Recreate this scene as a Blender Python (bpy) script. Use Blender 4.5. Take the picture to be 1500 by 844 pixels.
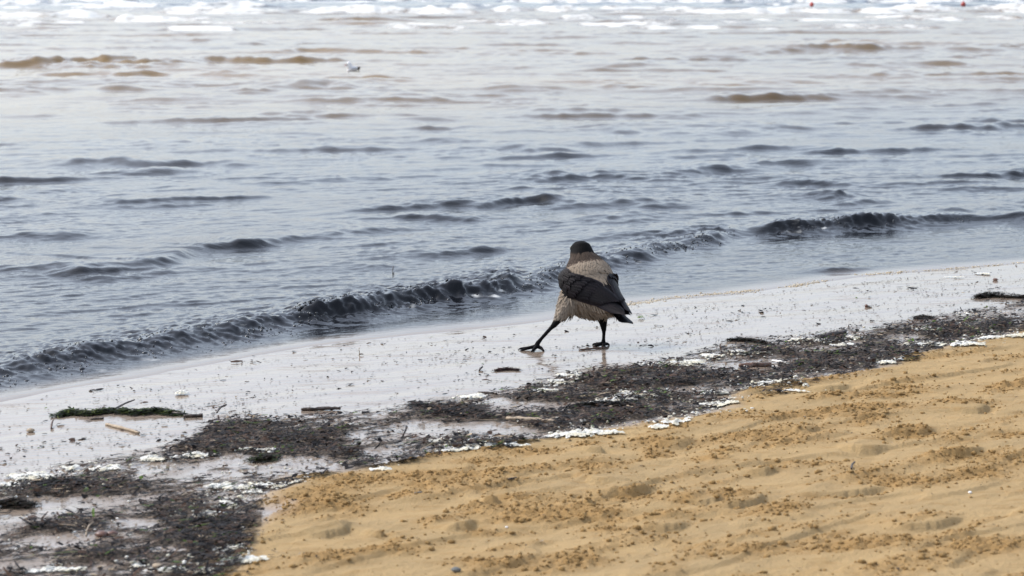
import bpy, bmesh, math, random
import numpy as np
from mathutils import Vector, Matrix, Quaternion

random.seed(7); rng = np.random.default_rng(11)
for o in list(bpy.data.objects): bpy.data.objects.remove(o)
sc = bpy.context.scene
C = sc.collection
R = math.radians

# ------------------------------------------------------------------ camera, sky, sun, exposure
F, CX, CY, HOR, CAMH = 3750.0, 750.0, 422.0, 480.0, 1.5      # a long lens held at eye height
PITCH = math.atan(HOR / F)
cam = bpy.data.cameras.new('camera'); camo = bpy.data.objects.new('camera', cam); C.objects.link(camo)
camo.location = (0, 0, CAMH); camo.rotation_euler = (math.pi/2 - PITCH, 0, 0)
cam.sensor_width = 36; cam.lens = 36 * F / 1500; cam.clip_start = 0.1; cam.clip_end = 20000
cam.dof.use_dof = True; cam.dof.focus_distance = 10.0; cam.dof.aperture_fstop = 7.5
sc.camera = camo

SUN_EL, SUN_AZ = R(46), R(-72)           # azimuth from +Y towards +X: the light comes from over the sea
w = bpy.data.worlds.new('World'); sc.world = w; w.use_nodes = True
nt = w.node_tree; nt.nodes.clear()
sky = nt.nodes.new('ShaderNodeTexSky'); sky.sky_type = 'NISHITA'; sky.sun_disc = False
sky.sun_elevation = SUN_EL; sky.sun_rotation = SUN_AZ; sky.dust_density = 3.0; sky.air_density = 1.0
hs = nt.nodes.new('ShaderNodeHueSaturation'); hs.inputs['Saturation'].default_value = 0.66
cloud = nt.nodes.new('ShaderNodeMix'); cloud.data_type = 'RGBA'; cloud.inputs['Factor'].default_value = 0.14
cloud.inputs['B'].default_value = (8.6, 9.8, 12.0, 1)      # an even sheet of cloud in front of the clear sky
bg = nt.nodes.new('ShaderNodeBackground'); bg.inputs['Strength'].default_value = 0.15
out = nt.nodes.new('ShaderNodeOutputWorld')
nt.links.new(sky.outputs[0], hs.inputs['Color']); nt.links.new(hs.outputs[0], cloud.inputs['A'])
nt.links.new(cloud.outputs['Result'], bg.inputs['Color']); nt.links.new(bg.outputs[0], out.inputs[0])

sl = bpy.data.lights.new('sun', 'SUN'); slo = bpy.data.objects.new('sun', sl); C.objects.link(slo)
sl.energy = 1.5; sl.angle = R(10); sl.color = (1.0, 0.965, 0.92)
sd_ = Vector((math.cos(SUN_EL)*math.sin(SUN_AZ), math.cos(SUN_EL)*math.cos(SUN_AZ), math.sin(SUN_EL)))
slo.rotation_euler = sd_.to_track_quat('Z', 'Y').to_euler()
slo.location = (0, 0, 30)

sc.view_settings.view_transform = 'Standard'; sc.view_settings.look = 'None'
sc.view_settings.exposure = 0.74; sc.view_settings.gamma = 1.0; sc.view_settings.use_curve_mapping = False

# ------------------------------------------------------------------ numeric helpers
def sstep(a, b, x):
    t = np.clip((x - a) / (b - a), 0, 1); return t*t*(3 - 2*t)
def _hash(ix, iy, seed):
    with np.errstate(over='ignore'):
        h = (ix.astype(np.uint32)*np.uint32(374761393) + iy.astype(np.uint32)*np.uint32(668265263) + np.uint32((seed*2246822519) & 0xffffffff))
        h = (h ^ (h >> np.uint32(13)))*np.uint32(1274126177)
        h = (h ^ (h >> np.uint32(16)))*np.uint32(2246822519)
        return h ^ (h >> np.uint32(13))
def perlin(x, y, seed=0):
    x = np.asarray(x, float); y = np.asarray(y, float)
    fx0 = np.floor(x); fy0 = np.floor(y); ix = fx0.astype(np.int64); iy = fy0.astype(np.int64); fx = x - fx0; fy = y - fy0
    u = fx*fx*fx*(fx*(fx*6-15)+10); v = fy*fy*fy*(fy*(fy*6-15)+10)
    def g(dx, dy):
        a = _hash((ix+dx) & 0xffffffff, (iy+dy) & 0xffffffff, seed).astype(float)*(2*math.pi/4294967296.0)
        return np.cos(a)*(fx-dx) + np.sin(a)*(fy-dy)
    a = g(0, 0); b = g(1, 0); c = g(0, 1); d = g(1, 1)
    return 1.5*((a + u*(b-a)) + v*((c + u*(d-c)) - (a + u*(b-a))))
def fbm(x, y, seed=0, octv=4, gain=0.5):
    s = 0; a = 1; t = 0
    for i in range(octv):
        s = s + a*perlin(x*2**i, y*2**i, seed + 17*i); t += a; a *= gain
    return s/t
def worley(x, y, seed=0):
    x = np.asarray(x, float); y = np.asarray(y, float)
    ix = np.floor(x).astype(np.int64); iy = np.floor(y).astype(np.int64); best = np.full(x.shape, 9.0)
    for dx in (-1, 0, 1):
        for dy in (-1, 0, 1):
            h1 = _hash((ix+dx) & 0xffffffff, (iy+dy) & 0xffffffff, seed)/4294967296.0
            h2 = _hash((ix+dx) & 0xffffffff, (iy+dy) & 0xffffffff, seed+91)/4294967296.0
            best = np.minimum(best, (ix+dx+h1-x)**2 + (iy+dy+h2-y)**2)
    return np.sqrt(best)

sp, cp = math.sin(PITCH), math.cos(PITCH)
def ground(px, py, z=0.0):
    """where a point seen at (px, py) of the photograph lies on the level z"""
    u = (np.asarray(px, float) - CX)/F; v = -(np.asarray(py, float) - CY)/F
    dz = -sp + v*cp; dy = cp + v*sp; k = (z - CAMH)/dz
    return u*k, dy*k
def project(X, Y, Z):
    dz = Z - CAMH; dep = Y*cp - dz*sp
    return CX + F*X/dep, CY - F*(Y*sp + dz*cp)/dep

class Line:
    """a polyline on the ground; dist() gives signed distance (left of travel is positive) and length along it"""
    def __init__(s, pts, ext=0):
        p = np.array(pts, float)
        if ext:
            a = p[0] - p[1]; a /= np.hypot(*a); b = p[-1] - p[-2]; b /= np.hypot(*b)
            p = np.vstack([p[0] + a*ext, p, p[-1] + b*ext])
        s.p = p; s.len = np.concatenate([[0], np.cumsum(np.hypot(*(p[1:]-p[:-1]).T))])
    def dist(s, X, Y):
        best = np.full(X.shape, 1e18); sg = np.zeros(X.shape); uu = np.zeros(X.shape)
        for i in range(len(s.p)-1):
            a = s.p[i]; d = s.p[i+1] - a; L = np.hypot(*d); d = d/L
            rx = X - a[0]; ry = Y - a[1]; t = np.clip(rx*d[0] + ry*d[1], 0, L)
            qx = rx - t*d[0]; qy = ry - t*d[1]; q = qx*qx + qy*qy
            cr = d[0]*ry - d[1]*rx; m = q < best
            best = np.where(m, q, best); sg = np.where(m, np.where(cr >= 0, 1.0, -1.0), sg); uu = np.where(m, s.len[i] + t, uu)
        return np.sqrt(best)*sg, uu
def gline(pp, ext=0, smooth=0):
    p = np.array(pp, float)
    if smooth:
        for _ in range(smooth):
            q = [p[0]]
            for a, b in zip(p[:-1], p[1:]): q += [a*.75 + b*.25, a*.25 + b*.75]
            q.append(p[-1]); p = np.array(q)
    x, y = ground(p[:, 0], p[:, 1]); return Line(np.stack([x, y], 1), ext)

SHORE = gline([(0, 586), (60, 574), (210, 549), (300, 531), (450, 506), (600, 490), (750, 474), (830, 462), (920, 443), (1060, 432), (1250, 405), (1500, 385)], 60)
SEDGE = gline([(200, 1000), (300, 900), (340, 850), (365, 805), (385, 772), (372, 748), (450, 714), (600, 690), (720, 667), (800, 655), (900, 640), (1040, 615), (1090, 592), (1180, 577), (1290, 547), (1380, 517), (1500, 494)], 60)
WUP = [(-400, 760), (0, 712), (40, 690), (150, 670), (270, 640), (330, 612), (560, 603), (600, 592), (700, 580), (800, 560), (870, 540), (1000, 522), (1070, 500), (1190, 490), (1330, 470), (1500, 440), (1900, 370)]
WLO = [(-400, 1400), (200, 1000), (350, 850), (372, 805), (385, 775), (372, 745), (450, 712), (600, 690), (720, 666), (800, 655), (900, 640), (1040, 615), (1090, 592), (1180, 577), (1290, 547), (1380, 517), (1500, 492), (1900, 415)]
GAPS = [(620, 632, 48, 11), (705, 631, 55, 8), (785, 600, 66, 7), (435, 692, 80, 10), (390, 680, 95, 9), (250, 690, 45, 8), (95, 745, 105, 15), (90, 800, 55, 9), (15, 772, 25, 11),
        (205, 775, 40, 7), (245, 815, 30, 5), (1085, 541, 52, 5), (848, 600, 50, 5), (120, 640, 120, 30), (20, 670, 60, 25), (560, 668, 30, 6), (700, 590, 45, 6), (1010, 577, 60, 4), (300, 700, 60, 7),
        (520, 640, 14, 5), (930, 557, 40, 4), (1215, 515, 40, 4), (1330, 497, 30, 4), (760, 640, 30, 6), (40, 835, 30, 6)]
DENSE = [(400, 645, 110, 30), (470, 655, 60, 25), (330, 625, 60, 12), (130, 718, 105, 16), (250, 770, 110, 30), (60, 780, 60, 14), (110, 820, 120, 22), (300, 800, 60, 30), (660, 605, 60, 10), (640, 655, 90, 14),
         (720, 615, 70, 8), (900, 560, 110, 16), (1000, 560, 90, 14), (880, 590, 110, 6), (850, 615, 120, 14), (1100, 560, 60, 10), (1210, 545, 60, 12), (1260, 520, 90, 10), (1380, 495, 90, 16), (1460, 478, 60, 16), (1130, 520, 90, 6),
         (820, 590, 40, 10), (570, 690, 130, 6), (700, 665, 90, 7), (940, 615, 60, 10), (320, 850, 60, 20), (300, 660, 50, 8)]
cs_, sn_ = math.cos(R(40)), math.sin(R(40))
def along(X, Y): return X*cs_ + Y*sn_, -X*sn_ + Y*cs_
def wrack(X, Y, z=0.02):
    """0..1 how thickly the tide line of dark plant scraps lies here, and 0..1 inside its band"""
    px, py = project(X, Y, z); a, b = along(X, Y)
    n = fbm(a*1.6, b*5, 3, 4); n2 = fbm(a*5, b*14, 8, 3)
    up = np.interp(px, *np.array(WUP).T) + 14*n; lo = np.interp(px, *np.array(WLO).T) + 14*n2 + 16*n
    thick = np.clip((lo-up)/60, .4, 1)
    ins = sstep(-6, 10, py-up)*sstep(-3, 5, lo-py)
    n3 = fbm(a*11, b*30, 9, 3); d = 0.24 + 0.9*n + 0.75*n2 + .75*n3
    for cx, cy, rx, ry in DENSE: d = d + 0.55*np.exp(-(((px-cx)/rx)**2 + ((py-cy)/ry)**2))
    for cx, cy, rx, ry in GAPS: d = d - 1.1*np.exp(-(((px-cx)/rx)**2 + ((py-cy)/ry)**2)**2)
    return np.clip(d*1.15, 0, 1)*ins, ins, py - up

def base_z(X, Y):
    s = -SHORE.dist(X, Y)[0]; dl = -SEDGE.dist(X, Y)[0]; dl = dl + .17*fbm(X*1.9, Y*1.9, 95, 4)
    z = np.where(s > 0, 0.018*s, 0.06*np.clip(s, -8, 0)) + 0.005*sstep(-0.03, 0.09, dl) + 0.014*np.clip(dl, 0, 6)
    return z, s, dl
def drymask(dl): return sstep(-0.01, 0.06, dl)
SCARPS = [(1190, 572, 1245, 566), (960, 655, 1020, 652), (860, 712, 905, 720), (1315, 800, 1410, 786), (935, 790, 1010, 785), (640, 783, 700, 776), (455, 785, 512, 772), (1080, 705, 1140, 702), (1300, 650, 1370, 643),
          (1150, 640, 1200, 636), (860, 665, 880, 661), (1010, 755, 1060, 748), (1060, 760, 1120, 744), (1180, 745, 1300, 735), (1380, 690, 1440, 678), (700, 742, 730, 738), (880, 740, 960, 727), (540, 785, 560, 782), (1230, 670, 1300, 672), (1400, 612, 1450, 606)]
CLUST = [(395, 745, 40, 10), (440, 735, 60, 10), (480, 720, 50, 8), (540, 705, 70, 8), (610, 697, 70, 7), (700, 675, 50, 6), (780, 660, 50, 6), (860, 650, 20, 6), (870, 690, 45, 12), (960, 668, 20, 12), (950, 650, 40, 6), (1205, 612, 55, 8),
         (1240, 605, 40, 6), (1120, 617, 60, 3), (1265, 630, 16, 5), (1060, 672, 30, 6), (1035, 685, 30, 5), (1340, 650, 50, 7), (1300, 605, 50, 6), (1280, 620, 30, 6), (1270, 585, 60, 5), (1320, 572, 50, 6), (1420, 600, 40, 5), (1480, 570, 30, 5), (1480, 655, 30, 6),
         (940, 745, 30, 4), (1060, 745, 40, 6), (1000, 752, 25, 6), (1090, 740, 30, 5), (1130, 770, 40, 10), (1150, 765, 35, 8), (1290, 720, 60, 9), (1330, 730, 50, 6), (1430, 715, 50, 10), (1375, 690, 40, 5), (1220, 750, 50, 4), (1100, 650, 40, 6), (1180, 690, 60, 4), (800, 770, 60, 5),
         (870, 765, 40, 5), (890, 790, 40, 5), (940, 775, 60, 6), (1360, 785, 30, 6), (1300, 820, 90, 12), (1240, 830, 60, 8), (1400, 810, 20, 6), (1100, 830, 70, 10), (860, 835, 40, 8), (700, 838, 50, 8), (640, 770, 30, 4), (580, 800, 20, 5), (720, 790, 60, 3), (760, 775, 60, 4), (540, 815, 60, 5), (480, 825, 50, 5), (1450, 835, 60, 10), (770, 735, 40, 4), (590, 730, 30, 4), (620, 712, 25, 4), (510, 745, 50, 5)]
def churn(X, Y):
    """0..1 where feet have broken up the sand"""
    px, py = project(X, Y, .05); a, b = along(X, Y); c = .6*sstep(.0, .45, fbm(a*1.5, b*4.5, 24, 3)) + .5*sstep(.08, .42, fbm(a*2.5, b*9, 53, 3))
    for cx, cy, rx, ry in CLUST: c = c + np.exp(-(((px-cx)/rx)**2 + ((py-cy)/ry)**2))
    return np.clip(c, 0, 1)
SC_W = [(np.array(ground(a, b, .05)), np.array(ground(c, d, .05))) for a, b, c, d in SCARPS]
def terrain(X, Y):
    z, s, dl = base_z(X, Y); dry = drymask(dl); a, b = along(X, Y)
    un = fbm(a*0.9, b*2.6, 21, 3); st = fbm(a*2.2, b*9, 22, 4); fine = fbm(a*14, b*26, 23, 3)
    cl = sstep(0.05, 0.45, fbm(a*1.5, b*4.5, 24, 3))
    z = z + dry*(0.009*un + 0.007*st + 0.0035*fine + cl*0.012*np.abs(fbm(a*20, b*26, 25, 2)) + (1-cl)*0.0015*fbm(a*40, b*60, 26, 2))
    ch = churn(X, Y); z = z + dry*ch*(.016*(.32 - np.abs(fbm(a*11, b*17, 97, 3))) + .010*fbm(a*24, b*34, 98, 2) + .004)
    # low broken lips left by feet and by the swash
    rid = fbm(a*1.1, b*4.2, 31, 2); z = z + dry*0.008*sstep(-0.03, 0.03, rid)*sstep(0.5, 0.12, np.abs(rid))
    for p, q in SC_W:
        d = q - p; L = np.hypot(*d); d = d/L; m = (np.abs(X-(p[0]+q[0])/2) < L+.4) & (np.abs(Y-(p[1]+q[1])/2) < L+.4)
        if not m.any(): continue
        x = X[m]-p[0]; y = Y[m]-p[1]; t = (x*d[0]+y*d[1])/L; q_ = -x*d[1]+y*d[0] + 0.03*np.sin(t*3.1)
        z[m] += dry[m]*0.016*sstep(-.15, .3, t)*sstep(1.15, .7, t)*(sstep(-0.02, 0.02, q_)*np.exp(-np.clip(q_, 0, 9)/0.10) - 0.55*np.exp(-(np.minimum(q_, 0)/0.07)**2)*(q_ < 0))
    wet = (1-dry)*sstep(-0.3, 0.2, s)
    z = z + wet*(0.003*fbm(a*1.5, b*5, 27, 2) + 0.0006*fbm(a*9, b*20, 28, 2))
    return z
def tz(x, y): return float(terrain(np.array([float(x)]), np.array([float(y)]))[0])
def at(px, py):
    """ground point under a pixel of the photograph, on the modelled sand"""
    z = 0.0
    for _ in range(4):
        x, y = ground(px, py, z); z = max(tz(x, y), 0.0)
    return Vector((float(x), float(y), z))
def ppm(y): return F/(y*cp + 0.2)     # photograph pixels per metre at that depth

# ------------------------------------------------------------------ mesh and material helpers
def link(o, parent=None):
    C.objects.link(o)
    if parent: o.parent = parent
    return o
def tag(o, label=None, cat=None, group=None, kind=None):
    for k, v in (('label', label), ('category', cat), ('group', group), ('kind', kind)):
        if v: o[k] = v
    return o
def mesh_np(name, V, faces, attrs=None, smooth=True):
    """V (n,3), faces a list of (m,k) index arrays"""
    me = bpy.data.meshes.new(name); V = np.asarray(V, np.float32)
    me.vertices.add(len(V)); me.vertices.foreach_set('co', V.ravel())
    fl = [np.asarray(f, np.int32) for f in faces if len(f)]
    loops = np.concatenate([f.ravel() for f in fl]); tot = np.concatenate([np.full(len(f), f.shape[1], np.int32) for f in fl])
    st = np.concatenate([[0], np.cumsum(tot)[:-1]]).astype(np.int32)
    me.loops.add(len(loops)); me.loops.foreach_set('vertex_index', loops)
    me.polygons.add(len(tot)); me.polygons.foreach_set('loop_start', st); me.polygons.foreach_set('loop_total', tot)
    me.polygons.foreach_set('use_smooth', np.full(len(tot), smooth))
    for k, a in (attrs or {}).items():
        a = np.asarray(a, np.float32)
        if a.ndim == 1:
            at_ = me.attributes.new(k, 'FLOAT', 'POINT'); at_.data.foreach_set('value', a)
        else:
            if a.shape[1] == 3: a = np.concatenate([a, np.ones((len(a), 1), np.float32)], 1)
            at_ = me.attributes.new(k, 'FLOAT_COLOR', 'POINT'); at_.data.foreach_set('color', a.ravel().astype(np.float32))
    me.update(); me.validate(); return me
def grid_faces(nr, nc):
    i = np.arange(nr*nc).reshape(nr, nc); return np.stack([i[:-1, :-1], i[:-1, 1:], i[1:, 1:], i[1:, :-1]], -1).reshape(-1, 4)
def obj(name, me, mat, parent=None):
    o = bpy.data.objects.new(name, me)
    if mat: me.materials.clear(); me.materials.append(mat)
    return link(o, parent)
def empty(name, loc, rz=0):
    o = bpy.data.objects.new(name, None); o.location = loc; o.rotation_euler = (0, 0, rz); o.empty_display_size = .05; return link(o)

class NM:
    """terse material builder"""
    def __init__(s, name):
        s.m = bpy.data.materials.new(name); s.m.use_nodes = True; s.t = s.m.node_tree; s.t.nodes.clear()
        s.out = s.n('ShaderNodeOutputMaterial'); s.b = s.n('ShaderNodeBsdfPrincipled'); s.l(s.b.outputs[0], s.out.inputs[0])
    def n(s, k, **kw):
        x = s.t.nodes.new(k)
        for a, v in kw.items(): setattr(x, a, v)
        return x
    def l(s, a, b): s.t.links.new(a, b)
    def set(s, node, key, v):
        i = node.inputs[key]
        if isinstance(v, bpy.types.NodeSocket): s.l(v, i)
        elif isinstance(v, (tuple, list)): i.default_value = tuple(v) + ((1,) if len(v) == 3 and len(i.default_value) == 4 else ())
        else: i.default_value = v
    def p(s, **kw):
        for k, v in kw.items(): s.set(s.b, k.replace('_', ' '), v)
    def attr(s, name, col=False):
        a = s.n('ShaderNodeAttribute', attribute_name=name); return a.outputs['Color' if col else 'Fac']
    def mix(s, f, a, b):
        x = s.n('ShaderNodeMix', data_type='RGBA'); s.set(x, 'Factor', f); s.set(x, 'A', a); s.set(x, 'B', b); return x.outputs['Result']
    def math(s, op, a, b=0.0, c=0.0, clamp=False):
        x = s.n('ShaderNodeMath', operation=op, use_clamp=clamp)
        for i, v in enumerate((a, b, c)): s.set(x, i, v)
        return x.outputs[0]
    def ramp(s, f, a, b):
        x = s.n('ShaderNodeMapRange', interpolation_type='SMOOTHSTEP'); s.set(x, 'Value', f); x.inputs['From Min'].default_value = a; x.inputs['From Max'].default_value = b; return x.outputs[0]
    def coord(s, scale=(1, 1, 1), rz=0):
        c = s.n('ShaderNodeTexCoord'); m = s.n('ShaderNodeMapping'); m.inputs['Scale'].default_value = scale; m.inputs['Rotation'].default_value = (0, 0, rz)
        s.l(c.outputs['Object'], m.inputs['Vector']); return m.outputs[0]
    def noise(s, scale, vec=None, det=3, rough=.5, dist=0):
        x = s.n('ShaderNodeTexNoise'); x.inputs['Scale'].default_value = scale; x.inputs['Detail'].default_value = det; x.inputs['Roughness'].default_value = rough; x.inputs['Distortion'].default_value = dist
        if vec is not None: s.l(vec, x.inputs['Vector'])
        return x.outputs['Fac']
    def bump(s, h, strength=1.0, dist=0.01, normal=None):
        x = s.n('ShaderNodeBump'); s.set(x, 'Strength', strength); s.set(x, 'Distance', dist); s.set(x, 'Height', h)
        if normal is not None: s.l(normal, x.inputs['Normal'])
        return x.outputs[0]
def simple(name, c1, c2, scale=40, rough=.6, bs=.3, bd=.003, rough2=None, stretch=(1, 1, 1), spec=.5):
    m = NM(name); v = m.coord(stretch); n = m.noise(scale, v, 4); m.p(Base_Color=m.mix(m.ramp(n, .3, .7), c1, c2), Specular_IOR_Level=spec)
    m.p(Roughness=rough if rough2 is None else m.math('MULTIPLY_ADD', n, rough2-rough, rough)); m.p(Normal=m.bump(n, bs, bd)); return m.m

# ------------------------------------------------------------------ materials
def sand_material():
    m = NM('sand'); wet = m.attr('wet'); muck = m.attr('muck'); film = m.attr('film'); clod = m.attr('clod')
    v = m.coord(); vs = m.coord((1.0, 3.0, 1), -R(40))
    big = m.noise(1.6, vs, 4); mid = m.noise(9, vs, 4, .6); gr = m.noise(420, v, 2, .6); gr2 = m.noise(130, v, 3, .65)
    c = m.mix(m.ramp(big, .3, .7), (.375, .262, .128), (.33, .236, .12))
    c = m.mix(m.math('MULTIPLY', m.ramp(mid, .50, .72), .45), c, (.26, .15, .052))
    c = m.mix(m.math('MULTIPLY', clod, .7), c, (.27, .155, .052))
    c = m.mix(m.math('MULTIPLY', m.ramp(gr, .55, .75), .5), c, (.20, .125, .055))
    c = m.mix(m.math('MULTIPLY', m.ramp(gr, .42, .28), .35), c, (.58, .43, .26))
    c = m.mix(m.math('MULTIPLY', m.ramp(gr2, .58, .74), .30), c, (.20, .17, .13))
    wc = m.mix(m.ramp(mid, .35, .7), (.26, .205, .16), (.215, .172, .135)); nm_ = m.math('SUBTRACT', 1.0, muck, 0, True); film = m.math('MULTIPLY', film, nm_)
    c = m.mix(wet, c, wc)
    c = m.mix(m.math('MULTIPLY', m.math('MULTIPLY', muck, m.ramp(gr2, .32, .60)), .88), c, (.022, .019, .016))
    r = m.math('MULTIPLY_ADD', wet, -.62, .92); r = m.math('MULTIPLY_ADD', film, -.235, r); r = m.math('ADD', r, m.math('MULTIPLY', m.math('MULTIPLY', wet, m.ramp(m.noise(3.2, vs, 5, .65), .48, .72)), .22))
    m.p(Base_Color=c, Roughness=r, IOR=1.36, Specular_IOR_Level=m.math('MULTIPLY', m.math('MULTIPLY_ADD', wet, .35, .2), m.math('MULTIPLY_ADD', nm_, .97, .03)))
    h = m.math('ADD', m.math('MULTIPLY', gr2, 1.0), m.math('MULTIPLY', gr, .45))
    dryb = m.math('MULTIPLY_ADD', film, -.985, 1.0)
    b = m.bump(h, m.math('MULTIPLY', dryb, .75), .006)
    b2 = m.bump(m.noise(14, m.coord((1, 2.2, 1), -R(30)), 3), m.math('MULTIPLY', film, .11), .006, b)
    m.p(Normal=b2); return m.m
def water_material():
    m = NM('sea_water'); foam = m.attr('foam'); turb = m.attr('turb'); shallow = m.attr('shallow'); chop = m.attr('chop')
    v1 = m.coord((1, 2.4, 1), -R(28)); v2 = m.coord((1, 1.8, 1), -R(18))
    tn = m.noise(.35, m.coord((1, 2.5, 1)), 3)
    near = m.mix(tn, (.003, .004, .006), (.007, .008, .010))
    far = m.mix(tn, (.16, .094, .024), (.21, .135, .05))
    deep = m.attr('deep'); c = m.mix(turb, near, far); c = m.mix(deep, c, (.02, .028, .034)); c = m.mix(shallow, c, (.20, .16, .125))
    fn = m.noise(9, m.coord(), 4, .7)
    f2 = m.noise(1.5, m.coord((1, .3, 6.5)), 4, .68); fm = m.ramp(m.math('ADD', m.math('ADD', foam, m.math('MULTIPLY_ADD', fn, .5, -.25)), m.math('MULTIPLY_ADD', f2, 1.7, -.85)), 0.34, .88); fm = m.math('MULTIPLY', fm, m.ramp(foam, .02, .25))
    c = m.mix(fm, c, (.66, .66, .63))
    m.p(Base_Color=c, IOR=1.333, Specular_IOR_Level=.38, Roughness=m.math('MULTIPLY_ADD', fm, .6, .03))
    h = m.math('ADD', m.noise(13, v1, 4, .6, .3), m.math('MULTIPLY', m.noise(46, v2, 3, .6, .4), .35))
    calm = m.math('MULTIPLY_ADD', shallow, -.92, 1.0)
    st = m.math('MULTIPLY', m.math('MULTIPLY_ADD', chop, .75, .25), calm)
    m.p(Normal=m.bump(h, st, .0042)); return m.m
M_SAND = sand_material(); M_WATER = water_material()
def attr_material(name, rough=.4, spec=.5, bscale=300, bs=.4, trans=0):
    m = NM(name); n = m.noise(bscale, m.coord(), 2); c = m.attr('pig', True)
    m.p(Base_Color=m.mix(m.math('MULTIPLY', n, .5), c, m.mix(.5, c, (.01, .01, .01))), Roughness=rough, Specular_IOR_Level=spec, Normal=m.bump(n, bs, .002)); return m.m
M_SCRAP = attr_material('plant_scraps', .55, .07)
def foam_material():
    m = NM('foam'); v = m.coord(); n = m.noise(170, v, 3, .7); b = m.noise(14, v, 3)
    c = m.mix(m.ramp(b, .35, .7), (.66, .655, .61), (.58, .53, .39)); c = m.mix(m.math('MULTIPLY', m.ramp(n, .62, .8), .6), c, (.30, .26, .20))
    m.p(Base_Color=c, Alpha=m.ramp(m.noise(60, v, 4, .7), .34, .46), Roughness=.55, Subsurface_Weight=.25, Subsurface_Scale=.006, Subsurface_Radius=(1, .9, .7), Normal=m.bump(n, .8, .006)); return m.m
M_FOAM = foam_material()
M_BARK = simple('wet_bark', (.018, .013, .010), (.06, .036, .022), 60, .55, .9, .006, .3, (1, 1, .35))
M_BROWN = simple('brown_wood', (.045, .022, .013), (.12, .06, .035), 70, .6, .7, .004, .4)
M_TAN = simple('pale_stick', (.26, .195, .13), (.38, .30, .21), 55, .65, .5, .003)
M_STONE = simple('brown_stone', (.07, .03, .022), (.16, .08, .055), 45, .5, .5, .003, .3)
M_GREY = simple('grey_stone', (.05, .055, .055), (.14, .14, .13), 50, .6, .4, .003)
M_SHELL = simple('shell', (.75, .72, .66), (.85, .83, .8), 80, .4, .3, .001)
M_SANDCLOD = simple('damp_sand_clod', (.21, .125, .042), (.33, .215, .095), 260, .92, .9, .003, None, (1, 1, 1), .15)

# ------------------------------------------------------------------ the beach
def graded(y0, ys, tdense, ndense, tmax, ncoarse):
    td = np.linspace(-tdense, tdense, ndense); tc = tdense + (tmax-tdense)*np.linspace(0, 1, ncoarse+1)[1:]**1.6
    t = np.concatenate([-tc[::-1], td, tc]); ys = np.asarray(ys)
    W = np.maximum(ys, 4.5)[:, None]; return t[None, :]*W, np.repeat(ys[:, None], len(t), 1)
def geo(a, b, k): return list(a*np.exp(np.arange(0, math.log(b/a), k)))
ys = [-30, -15, -6, -1, 2, 3.5, 4.5] + geo(5.2, 16, .0016) + [17.2, 18, 20, 24, 30, 45]
X, Y = graded(0, ys, .235, 600, 6, 30); nr, nc = X.shape; X = X.ravel(); Y = Y.ravel()
Z = terrain(X, Y); _, S_, DL_ = base_z(X, Y); dryv = drymask(DL_)
mk, ins_, _u = wrack(X, Y); a_, b_ = along(X, Y)
wetv = np.clip(1 - sstep(-0.05, 0.10, DL_ + .06*fbm(a_*4, b_*8, 41, 3)), 0, 1)
film = wetv*np.clip(1.0 - .55*ins_*sstep(-.1, .5, fbm(a_*2, b_*5, 42, 3)), 0, 1)
Z = Z + mk*0.006*(0.6 + fbm(a_*18, b_*28, 43, 2))
clodm = dryv*churn(X, Y)
gf = grid_faces(nr, nc); gf = gf[(S_[gf] > -1.2).any(1)]; used = np.zeros(len(X), bool); used[gf.ravel()] = True; idx = np.cumsum(used)-1
o = obj('beach', mesh_np('beach', np.stack([X, Y, Z], 1)[used], [idx[gf]], {'wet': wetv[used], 'muck': sstep(.12, .55, mk)[used], 'film': film[used], 'clod': clodm[used]}), M_SAND)
tag(o, 'sandy beach, wet by the water and dry ochre further up', 'beach', kind='structure')

# ------------------------------------------------------------------ the sea
def sines(X, Y, n, l0, l1, ang, spread, slope, seed):
    r = np.random.default_rng(seed); z = np.zeros(X.shape)
    for i in range(n):
        lam = l0*(l1/l0)**r.random(); th = R(ang) + R(spread)*r.normal(); k = 2*math.pi/lam
        ph = k*(-X*math.sin(th) + Y*math.cos(th)) + r.random()*6.283
        z += slope*lam/(2*math.pi)*(np.sin(ph) + .25*np.cos(2*ph))*math.sqrt(2/n)
    return z
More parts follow.
